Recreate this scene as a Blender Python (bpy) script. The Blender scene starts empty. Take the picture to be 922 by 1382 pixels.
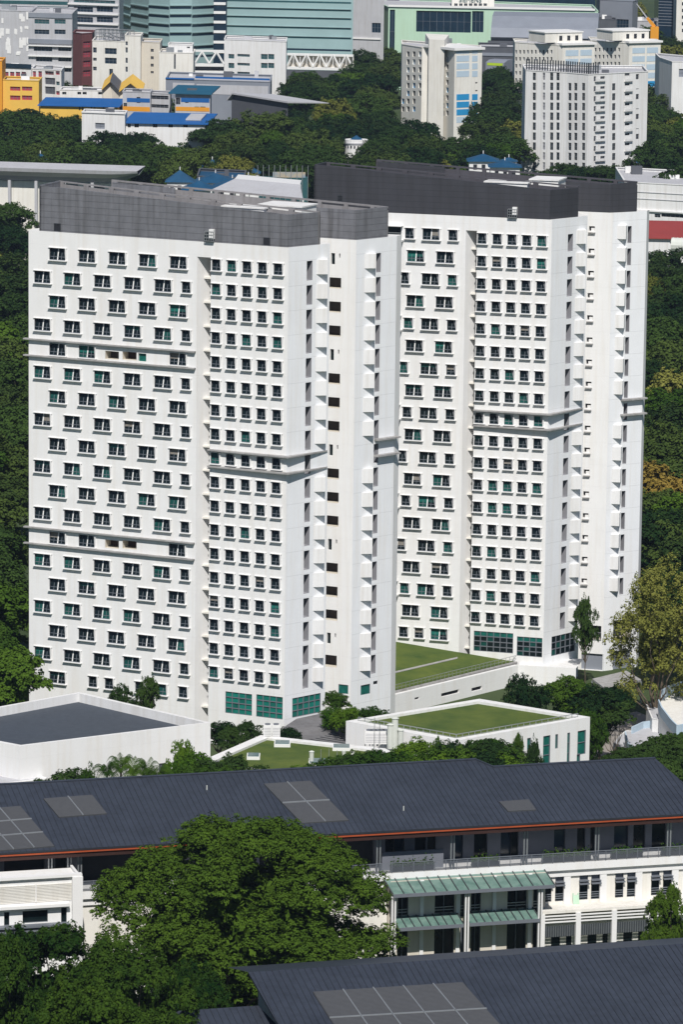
import bpy, math, random
import numpy as np
from mathutils import Matrix, Vector
rnd = random.Random(7)
R = math.radians
sc = bpy.context.scene
# ---------------------------------------------------------------- camera
F, PW, PH, CZ = 5800.0, 922.0, 1382.0, 124.0
PITCH, ROLL = math.atan((691 + 350) / F), 0.0118
cp, sp, cr, sr = math.cos(PITCH), math.sin(PITCH), math.cos(ROLL), math.sin(ROLL)
FW = Vector((0, cp, -sp)); U0 = Vector((0, sp, cp)); R0 = Vector((1, 0, 0))
RT = R0 * cr + U0 * sr
UP = U0 * cr - R0 * sr
cam = bpy.data.cameras.new('camera')
co = bpy.data.objects.new('camera', cam); sc.collection.objects.link(co)
M = Matrix((RT, UP, -FW)).transposed().to_4x4(); M.translation = (0, 0, CZ)
co.matrix_world = M
cam.sensor_fit = 'VERTICAL'; cam.sensor_height = 24.0; cam.lens = 24.0 * F / PH
cam.clip_start = 5; cam.clip_end = 9000
sc.camera = co
# ---------------------------------------------------------------- sky, sun, exposure
SUN_EL, SUN_AZ = R(49), R(-2)                       # sun behind the camera, a touch to the right
w = bpy.data.worlds.new('World'); sc.world = w; w.use_nodes = True
nt = w.node_tree; bg = nt.nodes['Background']; sky = nt.nodes.new('ShaderNodeTexSky')
sky.sky_type = 'NISHITA'; sky.sun_disc = False; sky.sun_elevation = SUN_EL; sky.sun_rotation = math.pi + SUN_AZ
nt.links.new(sky.outputs[0], bg.inputs[0]); bg.inputs[1].default_value = 0.05; sky.dust_density = 0.3; sky.ozone_density = 6.0
sl = bpy.data.lights.new('sun', 'SUN'); sl.energy = 4.7; sl.angle = R(0.5); sl.color = (1.0, 0.965, 0.925)
so = bpy.data.objects.new('sun', sl); sc.collection.objects.link(so)
sdir = Vector((-math.sin(SUN_AZ) * math.cos(SUN_EL), -math.cos(SUN_AZ) * math.cos(SUN_EL), math.sin(SUN_EL)))
so.rotation_euler = sdir.to_track_quat('Z', 'Y').to_euler()
so.location = (0, 0, 300)
sc.view_settings.view_transform = 'Standard'; sc.view_settings.look = 'None'
sc.view_settings.exposure = 0.02; sc.view_settings.gamma = 1.0
sc.cycles.use_denoising = True
sc.cycles.max_bounces = 6; sc.cycles.diffuse_bounces = 3; sc.cycles.volume_bounces = 0
GZ = -7.0
# ---------------------------------------------------------------- survey helpers: where a sight line meets a level, a depth or a wall
def ray(px, py):
    return FW + RT * ((px - PW / 2) / F) + UP * (-(py - PH / 2) / F)
def G(px, py, z=GZ):
    d = ray(px, py); t = (z - CZ) / d.z
    return Vector((d.x * t, d.y * t, z))
def P(px, py, Y):
    d = ray(px, py); t = Y / d.y
    return Vector((d.x * t, Y, CZ + d.z * t))
def XY(px, Y):
    a = P(px, 300, Y); b = P(px, 500, Y)
    return Vector((P(px, 200, Y).x, Y, 0))
def RP(px, py, p0, n):
    d = ray(px, py); o = Vector((0, 0, CZ))
    return o + d * ((p0 - o).dot(n) / d.dot(n))
class Plane:
    """vertical wall line from a to b; (u, z) on it, n points outward (left to right seen from outside)"""
    def __init__(s, a, b):
        s.a = Vector((a[0], a[1], 0)); s.b = Vector((b[0], b[1], 0))
        s.L = (s.b - s.a).length; s.u = (s.b - s.a) / s.L; s.n = Vector((s.u.y, -s.u.x, 0))
    def uz(s, px, py):
        p = RP(px, py, s.a, s.n); return (p - s.a).dot(s.u), p.z
    def pt(s, u, z, n=0.0):
        v = s.a + s.u * u + s.n * n; v.z = z; return v
    def mat(s, u, z, n=0.0):
        m = Matrix((s.u, s.n * -1, Vector((0, 0, 1)))).transposed().to_4x4(); m.translation = s.pt(u, z, n); return m
    def off(s, d):
        return Plane(s.a + s.n * d, s.b + s.n * d)
# ---------------------------------------------------------------- materials
def lk(t, a, b): t.links.new(a, b)
def mat(name, col, rough=0.7, var=0.12, scale=0.6, stain=0.0, bump=0.0, metal=0.0, spec=0.4, col2=None, joints=None, ramp=None):
    m = bpy.data.materials.new(name); m.use_nodes = True; t = m.node_tree; b = t.nodes['Principled BSDF']
    b.inputs['Roughness'].default_value = rough; b.inputs['Metallic'].default_value = metal
    b.inputs['Specular IOR Level'].default_value = spec
    tc = t.nodes.new('ShaderNodeTexCoord')
    n = t.nodes.new('ShaderNodeTexNoise'); n.inputs['Scale'].default_value = scale; n.inputs['Detail'].default_value = 6
    n.inputs['Roughness'].default_value = 0.65
    lk(t, tc.outputs['Object'], n.inputs['Vector'])
    r = t.nodes.new('ShaderNodeValToRGB')
    r.color_ramp.elements[0].position = ramp[0] if ramp else 0.3; r.color_ramp.elements[1].position = ramp[1] if ramp else 0.7
    c = Vector(col[:3]); d = Vector(col2[:3]) if col2 else c * (1 - var)
    r.color_ramp.elements[0].color = (*d, 1); r.color_ramp.elements[1].color = (*c, 1)
    lk(t, n.outputs['Fac'], r.inputs[0]); out = r.outputs[0]
    if stain:
        mp = t.nodes.new('ShaderNodeMapping'); mp.inputs['Scale'].default_value = (1.6, 1.6, 0.09)
        lk(t, tc.outputs['Object'], mp.inputs[0])
        n2 = t.nodes.new('ShaderNodeTexNoise'); n2.inputs['Scale'].default_value = 1.0; n2.inputs['Detail'].default_value = 5
        lk(t, mp.outputs[0], n2.inputs['Vector'])
        r2 = t.nodes.new('ShaderNodeValToRGB'); r2.color_ramp.elements[0].position = .28; r2.color_ramp.elements[1].position = .55
        k = 1 - stain; r2.color_ramp.elements[0].color = (k, k * .98, k * .95, 1); r2.color_ramp.elements[1].color = (1, 1, 1, 1)
        lk(t, n2.outputs['Fac'], r2.inputs[0])
        mx = t.nodes.new('ShaderNodeMix'); mx.data_type = 'RGBA'; mx.blend_type = 'MULTIPLY'; mx.inputs[0].default_value = 1
        lk(t, out, mx.inputs[6]); lk(t, r2.outputs[0], mx.inputs[7]); out = mx.outputs[2]
    if joints:                                     # horizontal construction joints: (pitch, phase, width, darkness)
        sx = t.nodes.new('ShaderNodeSeparateXYZ'); lk(t, tc.outputs['Object'], sx.inputs[0])
        a = t.nodes.new('ShaderNodeMath'); a.operation = 'ADD'; a.inputs[1].default_value = joints[1] + 100 * joints[0]
        lk(t, sx.outputs[2], a.inputs[0])
        q = t.nodes.new('ShaderNodeMath'); q.operation = 'MODULO'; q.inputs[1].default_value = joints[0]; lk(t, a.outputs[0], q.inputs[0])
        l = t.nodes.new('ShaderNodeMath'); l.operation = 'LESS_THAN'; l.inputs[1].default_value = joints[2]; lk(t, q.outputs[0], l.inputs[0])
        mx = t.nodes.new('ShaderNodeMix'); mx.data_type = 'RGBA'; mx.blend_type = 'MULTIPLY'
        s = t.nodes.new('ShaderNodeMath'); s.operation = 'MULTIPLY'; s.inputs[1].default_value = joints[3]; lk(t, l.outputs[0], s.inputs[0])
        lk(t, s.outputs[0], mx.inputs[0]); lk(t, out, mx.inputs[6]); mx.inputs[7].default_value = (0.0, 0.0, 0.0, 1); out = mx.outputs[2]
    lk(t, out, b.inputs['Base Color'])
    if bump:
        bp = t.nodes.new('ShaderNodeBump'); bp.inputs['Strength'].default_value = bump; bp.inputs['Distance'].default_value = 0.05
        n3 = t.nodes.new('ShaderNodeTexNoise'); n3.inputs['Scale'].default_value = scale * 8; lk(t, tc.outputs['Object'], n3.inputs['Vector'])
        lk(t, n3.outputs['Fac'], bp.inputs['Height']); lk(t, bp.outputs[0], b.inputs['Normal'])
    return m
def foliage(name, a, b, trans=0.25):
    m = bpy.data.materials.new(name); m.use_nodes = True; t = m.node_tree; t.nodes.clear()
    o = t.nodes.new('ShaderNodeOutputMaterial'); d = t.nodes.new('ShaderNodeBsdfDiffuse'); tr = t.nodes.new('ShaderNodeBsdfTranslucent')
    gl = t.nodes.new('ShaderNodeBsdfGlossy'); gl.inputs['Roughness'].default_value = 0.45; gl.inputs['Color'].default_value = (1, 1, 1, 1)
    mx = t.nodes.new('ShaderNodeMixShader'); mx.inputs[0].default_value = trans
    m2 = t.nodes.new('ShaderNodeMixShader'); m2.inputs[0].default_value = 0.0
    tc = t.nodes.new('ShaderNodeTexCoord'); n = t.nodes.new('ShaderNodeTexNoise'); n.inputs['Scale'].default_value = 0.45; n.inputs['Detail'].default_value = 8
    n.inputs['Roughness'].default_value = 0.75
    lk(t, tc.outputs['Object'], n.inputs['Vector'])
    oi = t.nodes.new('ShaderNodeObjectInfo')
    mm = t.nodes.new('ShaderNodeMath'); mm.operation = 'MULTIPLY_ADD'; mm.inputs[1].default_value = 0.42; lk(t, oi.outputs['Random'], mm.inputs[0]); lk(t, n.outputs['Fac'], mm.inputs[2])
    r = t.nodes.new('ShaderNodeValToRGB'); r.color_ramp.elements[0].position = .44; r.color_ramp.elements[1].position = .98
    r.color_ramp.elements[0].color = (*a, 1); r.color_ramp.elements[1].color = (*b, 1)
    lk(t, mm.outputs[0], r.inputs[0])
    lk(t, r.outputs[0], d.inputs[0]); lk(t, r.outputs[0], tr.inputs[0])
    lk(t, d.outputs[0], mx.inputs[1]); lk(t, tr.outputs[0], mx.inputs[2]); lk(t, mx.outputs[0], m2.inputs[1]); lk(t, gl.outputs[0], m2.inputs[2])
    lk(t, m2.outputs[0], o.inputs[0])
    return m
FL = 3.18
MT = {
 'white': mat('white_render', (.81, .805, .79), .8, .05, .35, stain=.05, joints=(FL, -54.75 % FL, .05, .06)),
 'white_side': mat('white_panel_brightened', (.85, .86, .87), .75, .05, .3, stain=.05, joints=(FL, -54.6 % FL, .05, .22)),  # end walls coloured lighter and bluer than the front to offset weaker sun
 'white_far': mat('white_paint', (.78, .775, .76), .8, .08, .12, stain=.12),
 'trim': mat('white_trim', (.80, .79, .77), .6, .05, .8),
 'cream': mat('cream_render', (.80, .775, .71), .85, .1, .2, stain=.1),
 'beige': mat('beige_render', (.66, .61, .52), .85, .1, .3, stain=.08),
 'clad': mat('dark_grey_cladding', (.185, .188, .205), .6, .25, .7, stain=.35, joints=(.82, 0, .06, .5)),
 'clad_dark': mat('charcoal_cladding', (.050, .051, .060), .6, .2, .3, stain=.2, joints=(.82, 0, .05, .45)),
 'screen': mat('grey_screen_concrete', (.27, .26, .265), .8, .2, .4, stain=.2),
 'screen_dark': mat('charcoal_screen', (.075, .072, .085), .7, .2, .4, stain=.1),
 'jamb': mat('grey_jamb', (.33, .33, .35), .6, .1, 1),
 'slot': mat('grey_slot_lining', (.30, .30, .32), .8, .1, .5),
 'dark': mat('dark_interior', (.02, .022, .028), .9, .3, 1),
 'glass': mat('dark_window_glass', (.008, .016, .018), .12, .6, .9, spec=.25),
 'teal': mat('teal_curtained_glass', (.015, .155, .125), .3, .5, 1.3, spec=.25),
 'teal_dk': mat('dim_teal_glass', (.012, .085, .072), .2, .6, 1.2, spec=.25),
 'gallery': mat('gallery_paint_with_shade', (.17, .18, .21), .7, .15, .6),  # shade under the deep eaves is put into this darkened wall colour
 'curtain': mat('beige_curtain', (.22, .20, .17), .8, .3, 2),
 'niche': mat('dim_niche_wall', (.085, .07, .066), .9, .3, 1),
 'teal_lobby': mat('green_lobby_glass', (.015, .21, .165), .2, .35, .7, spec=.4),
 'louvre': mat('ribbed_panel_slats', (.09, .093, .10), .55, .15, 2),
 'frame': mat('grey_aluminium', (.17, .185, .21), .5, .1, 1, metal=.1),
 'ledge': mat('weathered_ledge', (.40, .39, .38), .8, .25, .6, stain=.25),
 'roof': mat('slate_metal_roof', (.048, .057, .078), .5, .28, .25, metal=.1, stain=.22),
 'roof_rib': mat('roof_seam_metal', (.030, .034, .042), .5, .2, .5, metal=.1),
 'tile': mat('dark_slate_tiles', (.062, .075, .095), .7, .3, 1.5),
 'panel': mat('ribbed_grey_panel', (.075, .078, .082), .55, .15, 2, metal=.3),
 'steel': mat('galvanised_steel', (.42, .44, .45), .4, .15, 1, metal=.6),
 'steel_dk': mat('dark_steel', (.09, .10, .11), .5, .2, 1, metal=.5),
 'orange': mat('orange_fascia', (.42, .085, .028), .5, .3, .5),
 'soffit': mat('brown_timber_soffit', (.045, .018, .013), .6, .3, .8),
 'copper': mat('green_glass_canopy', (.20, .30, .255), .35, .45, .8, spec=.4, col2=(.085, .165, .14)),
 'grass': mat('lawn_grass', (.105, .135, .018), .95, .3, .22, col2=(.036, .072, .008), bump=.6),
 'ground': mat('ground_soil_grass', (.05, .075, .02), .95, .3, .05, col2=(.025, .045, .012)),
 'asphalt': mat('asphalt', (.06, .06, .062), .9, .2, .5),
 'path': mat('paved_path', (.30, .27, .24), .9, .2, .8),
 'deck': mat('grey_deck_boards', (.20, .195, .20), .8, .35, .3, stain=.2),
 'bark': mat('grey_bark', (.13, .10, .07), .9, .4, 2, bump=.5),
 'blue_roof': mat('blue_metal_roof', (.014, .12, .38), .45, .2, .2),
 'blue_dk': mat('dark_blue_tiles', (.012, .075, .16), .5, .3, .4),
 'teal_roof': mat('teal_roof', (.015, .10, .17), .5, .15, .3),
 'red_roof': mat('red_metal_roof', (.33, .05, .04), .6, .15, .2),
 'yellow': mat('yellow_paint', (.80, .50, .09), .8, .1, .3),
 'orange_p': mat('orange_paint', (.75, .32, .02), .8, .1, .3),
 'skyb': mat('bright_blue_paint', (.02, .27, .55), .7, .1, .3),
 'paleb': mat('pale_blue_paint', (.47, .58, .67), .8, .1, .3),
 'grey': mat('mid_grey_metal', (.25, .27, .31), .6, .15, .2),
 'lgrey': mat('light_grey_paint', (.50, .50, .52), .7, .12, .2, stain=.1),
 'dgrey': mat('dark_grey_paint', (.10, .105, .12), .7, .2, .2),
 'navy': mat('navy_glass', (.015, .035, .06), .15, .4, .3, spec=.6),
 'mint': mat('mint_cladding', (.47, .66, .50), .7, .06, .1, stain=.05),
 'brown': mat('maroon_brick', (.17, .06, .06), .8, .2, .6),
 'gtower': mat('green_glass_curtain_wall', (.33, .47, .47), .35, .15, .08, spec=.5),
 'gtower_dk': mat('deep_green_glass', (.04, .12, .13), .15, .4, .5, spec=.6),
 'red': mat('red_panel', (.42, .05, .07), .7, .1, .5),
 'tank': mat('pale_tank_paint', (.62, .64, .58), .6, .1, 1),
 'mural': mat('mural_panel', (.55, .40, .20), .8, .2, .3, col2=(.10, .25, .40)),
 'pinkred': mat('pink_blossom', (.45, .05, .20), .8, .4, 1),
}
LF = {
 'inner': foliage('inner_foliage', (.006, .014, .004), (.010, .020, .005), .0),
 'dark': foliage('dark_foliage', (.007, .022, .009), (.046, .082, .018), .06),
 'forest': foliage('forest_foliage', (.008, .024, .010), (.068, .100, .022), .06),
 'mid': foliage('mid_green_foliage', (.016, .045, .008), (.075, .135, .016), .12),
 'bright': foliage('bright_green_foliage', (.035, .10, .012), (.13, .22, .02), .35),
 'yellow': foliage('olive_yellow_foliage', (.10, .12, .02), (.25, .25, .06), .22),
 'gold': foliage('golden_foliage', (.09, .08, .02), (.30, .21, .045), .15),
 'near': foliage('near_green_foliage', (.006, .024, .006), (.070, .122, .014), .10),
}
# ---------------------------------------------------------------- mesh building
class MB:
    def __init__(s): s.v = []; s.f = []; s.m = []; s.mats = []; s.T = None
    def mi(s, k):
        m = MT[k] if isinstance(k, str) else k
        if m not in s.mats: s.mats.append(m)
        return s.mats.index(m)
    def poly(s, pts, k):
        i = len(s.v)
        for p in pts:
            p = Vector(p); s.v.append(tuple(s.T @ p if s.T else p))
        s.f.append(list(range(i, i + len(pts)))); s.m.append(s.mi(k))
    def hexa(s, p, k):                      # p: 4 bottom ccw + 4 top
        for q in ((3, 2, 1, 0), (4, 5, 6, 7), (0, 1, 5, 4), (1, 2, 6, 5), (2, 3, 7, 6), (3, 0, 4, 7)):
            s.poly([p[j] for j in q], k)
    def box(s, x0, x1, y0, y1, z0, z1, k):
        s.hexa([(x0, y0, z0), (x1, y0, z0), (x1, y1, z0), (x0, y1, z0), (x0, y0, z1), (x1, y0, z1), (x1, y1, z1), (x0, y1, z1)], k)
    def wbox(s, pl, u0, u1, n0, n1, z0, z1, k):   # box on a wall plane; n outward
        s.hexa([pl.pt(u0, z0, n1), pl.pt(u1, z0, n1), pl.pt(u1, z0, n0), pl.pt(u0, z0, n0), pl.pt(u0, z1, n1), pl.pt(u1, z1, n1), pl.pt(u1, z1, n0), pl.pt(u0, z1, n0)], k)
    def prism(s, pts, z0, z1, k, ktop=None):
        n = len(pts); z0s = z0 if isinstance(z0, (list, tuple)) else [z0] * n; z1s = z1 if isinstance(z1, (list, tuple)) else [z1] * n
        s.poly([(p[0], p[1], z) for p, z in zip(pts, z1s)], ktop or k)
        s.poly([(p[0], p[1], z) for p, z in zip(pts, z0s)][::-1], k)
        for i in range(n):
            j = (i + 1) % n
            s.poly([(pts[i][0], pts[i][1], z0s[i]), (pts[j][0], pts[j][1], z0s[j]), (pts[j][0], pts[j][1], z1s[j]), (pts[i][0], pts[i][1], z1s[i])], k)
    def tube(s, a, b, r, k, n=6, r2=None):
        a = Vector(a); b = Vector(b); d = (b - a); r2 = r if r2 is None else r2
        if d.length < 1e-6: return
        d.normalize(); x = d.orthogonal().normalized(); y = d.cross(x)
        A = [a + (x * math.cos(2 * math.pi * i / n) + y * math.sin(2 * math.pi * i / n)) * r for i in range(n)]
        B = [b + (x * math.cos(2 * math.pi * i / n) + y * math.sin(2 * math.pi * i / n)) * r2 for i in range(n)]
        for i in range(n):
            j = (i + 1) % n; s.poly([A[i], A[j], B[j], B[i]], k)
        s.poly(B, k); s.poly(A[::-1], k)
    def mesh(s, name):
        me = bpy.data.meshes.new(name); me.from_pydata(s.v, [], s.f)
        for m in s.mats: me.materials.append(m)
        me.polygons.foreach_set('material_index', s.m); me.update(); return me
    def build(s, name, parent=None, label=None, kind=None):
        return link(name, s.mesh(name), parent, label, kind)
def link(name, me, parent=None, label=None, kind=None, mw=None):
    o = bpy.data.objects.new(name, me); sc.collection.objects.link(o)
    if mw is not None: o.matrix_local = mw
    if parent:
        o.parent = parent; o.matrix_parent_inverse = Matrix.Translation(-Vector(parent['base']))
    if label: o['label'] = label
    if kind: o['kind'] = kind
    return o
def tag(o, label, cat, group=None):
    o['label'] = label; o['category'] = cat
    if group: o['group'] = group
    return o
def thing(name, label, cat, loc=(0, 0, GZ), group=None):
    o = bpy.data.objects.new(name, None); sc.collection.objects.link(o); o.location = loc; o['base'] = tuple(loc)
    o.empty_display_size = 1
    return tag(o, label, cat, group)
def struct(o): o['kind'] = 'structure'; return o
def facade(mb, pl, u0, u1, z0, z1, ops, k, kj=None, kb='dark', depth=.35):
    """wall with real openings. ops: (ua, ub, za, zb, depth, reveal material, back material)"""
    us = sorted({round(x, 3) for x in [u0, u1] + [v for o in ops for v in o[:2]] if u0 - 1e-6 <= x <= u1 + 1e-6})
    zs = sorted({round(x, 3) for x in [z0, z1] + [v for o in ops for v in o[2:4]] if z0 - 1e-6 <= x <= z1 + 1e-6})
    for a, b in zip(us, us[1:]):
        m = (a + b) / 2; col = [o for o in ops if o[0] < m < o[1]]; start = zs[0]
        spans = sorted((max(z0, o[2]), min(z1, o[3])) for o in col)
        for lo, hi in spans + [(z1, z1)]:
            if lo > start + 1e-5: mb.poly([pl.pt(a, start), pl.pt(b, start), pl.pt(b, lo), pl.pt(a, lo)], k)
            start = max(start, hi)
    for o in ops:
        a, b, c, d = o[:4]; dp = o[4] if len(o) > 4 else depth; j = (o[5] if len(o) > 5 and o[5] else kj) or k; bk = o[6] if len(o) > 6 else kb
        q = [(a, c), (b, c), (b, d), (a, d)]
        for (ua, za), (ub, zb) in zip(q, q[1:] + q[:1]):
            mb.poly([pl.pt(ua, za), pl.pt(ua, za, -dp), pl.pt(ub, zb, -dp), pl.pt(ub, zb)], j)
        if bk: mb.poly([pl.pt(a, c, -dp), pl.pt(b, c, -dp), pl.pt(b, d, -dp), pl.pt(a, d, -dp)], bk)
# ---------------------------------------------------------------- ground
def sheet(name, pts, z, k):
    mb = MB(); mb.poly([(p[0], p[1], z) for p in pts], k); return struct(mb.build(name))
sheet('ground', [(-2500, 60), (2500, 60), (4500, 7000), (-4500, 7000)], GZ, 'ground')
# ---------------------------------------------------------------- tower windows
def win_geo(mf, mp, W_, H_, var, T):
    """one hooded window about its centre on the wall face: x along the wall, y into the wall, z up"""
    mf.T = T; mp.T = T
    w, h = W_ / 2, H_ / 2; D = .42; gx = w - .56         # glass leans: deep at the head, flush at the sill
    # splayed right jamb (triangle) and frame
    mf.poly([(w - .02, .02, h), (w - .02, .02, -h + .02), (gx, D, h)], 'jamb')
    mf.box(-w - .12, w + .24, -.16, .02, h, h + .07, 'trim')             # hood
    mf.hexa([(w, -.10, -h), (w + .16, -.10, -h), (w + .16, .02, -h), (w, .02, -h), (w, -.20, h), (w + .16, -.20, h), (w + .16, .02, h), (w, .02, h)], 'trim')
    mf.box(-w - .10, w + .26, -.40, .02, -h - .08, -h, 'trim')          # sill
    mf.poly([(-w, .02, -h), (-w, D, h), (-w, .02, h)], 'jamb')
    def g(x, z, e=0.0):                                                # point on the leaning glass
        t = (z + h) / (2 * h); return (x, .03 + (D - .03) * t - e, z)
    def bar(x0, x1, z0, z1, e, k):
        mf.hexa([g(x0, z0, e), g(x1, z0, e), g(x1, z0), g(x0, z0), g(x0, z1, e), g(x1, z1, e), g(x1, z1), g(x0, z1)], k)
    double = W_ > 1.8
    bar(-w, w, -h, -h + .07, .06, 'frame')
    if double: bar(-.07, .07, -h, h * .9, .05, 'trim')
    for c in ((-w / 2, w / 2 - .05) if double else (0.0,)):
        bar(c - .025, c + .025, -h + .1, h * .25, .05, 'frame'); 
    bar(-w + .05, w - .15, -h + .43, -h + .48, .05, 'frame')
    # panes
    def right(z): return w - .03 - (.53) * (z + h) / (2 * h)
    def pane(x0, x1, z0, z1, k):
        xr0 = min(x1, right(z0)); xr1 = min(x1, right(z1)); mp.poly([g(x0, z0, .01), g(xr0, z0, .01), g(xr1, z1, .01), g(x0, z1, .01)], k)
    a, b, zz = {0: ('glass', 'glass', None), 1: ('teal_dk', 'glass', None), 2: ('glass', 'teal_dk', None), 3: ('teal', 'teal_dk', -.1), 4: ('teal', 'glass', .1),
                5: ('teal', 'teal', -.3), 6: ('glass', 'glass', None), 7: ('teal_dk', 'teal_dk', .2), 8: ('curtain', 'glass', 0.0), 9: ('glass', 'curtain', -.2)}[var]
    for (x0, x1, k) in (((-w + .02, 0, a), (0, w, b)) if double else ((-w + .02, w, a),)):
        if zz is not None and k != 'glass':
            pane(x0, x1, zz, h, k); pane(x0, x1, -h, zz, 'teal_dk' if k == 'teal' else 'glass')
        else: pane(x0, x1, -h, h, k)
    mf.T = mp.T = None
WCACHE = {}
def win_meshes(kind, var):
    if (kind, var) not in WCACHE:
        a, b = MB(), MB(); win_geo(a, b, 2.45 if kind == 'D' else 1.3, 1.62 if kind == 'D' else 1.5, var, None)
        WCACHE[kind, var] = (a.mesh('window'), b.mesh('pane'))
    return WCACHE[kind, var]
def wsize(kind): return (2.45, 1.62) if kind == 'D' else (1.3, 1.5)
def place_windows(root, lst):
    """lst of (plane, u, z, kind, var); the 100 that show largest are parts, the rest one part"""
    mf, mp = MB(), MB()
    for i, (pl, u, z, kind, var) in enumerate(lst):
        T = pl.mat(u, z)
        if i < 100:
            wm, pm = win_meshes(kind, var)
            o = link('window', wm, root, mw=T)
            c = bpy.data.objects.new('pane', pm); sc.collection.objects.link(c); c.parent = o
        else:
            w, h = wsize(kind); win_geo(mf, mf, w, h, var, T)
    if len(lst) > 100: mf.build('window', root, 'further hooded windows of the same tower', 'stuff')
VAR = [0, 0, 1, 0, 1, 2, 2, 0, 4, 0, 6, 7, 0, 0, 8, 0, 0, 0, 6, 2, 9, 0, 0, 1, 0, 3]
def wop(pl, u, z, kind):
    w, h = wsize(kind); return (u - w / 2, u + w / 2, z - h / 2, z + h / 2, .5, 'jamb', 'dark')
def screen(mb, a, b, za, zb, k, t=.35, drop=6, slots=None, kp=None):
    """rooftop screen wall with a sloping top, optional row of slots under its top beam"""
    pl = Plane(a, b); L = pl.L
    zt = lambda u: za + (zb - za) * u / L
    def blk(u0, u1, f0, f1, n0, n1, kk):
        mb.hexa([pl.pt(u0, f0(u0), n1), pl.pt(u1, f0(u1), n1), pl.pt(u1, f0(u1), n0), pl.pt(u0, f0(u0), n0),
                 pl.pt(u0, f1(u0), n1), pl.pt(u1, f1(u1), n1), pl.pt(u1, f1(u1), n0), pl.pt(u0, f1(u0), n0)], kk)
    if not slots:
        blk(0, L, lambda u: zt(u) - drop, zt, -t, 0, k); return
    beam, sh, first, w, gap = slots
    blk(0, L, lambda u: zt(u) - beam, zt, -t, 0, kp or k)
    blk(0, L, lambda u: zt(u) - drop, lambda u: zt(u) - beam - sh, -t, 0, k)
    u = 0
    blk(0, first, lambda u: zt(u) - beam - sh, lambda u: zt(u) - beam, -t, 0, kp or k); u = first
    while u < L:
        e = min(L, u + w); g = min(L, e + gap)
        blk(e, g, lambda u: zt(u) - drop + .01, lambda u: zt(u) - beam + .001, -t, .12, kp or k) if g > e else None
        u = g
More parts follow.
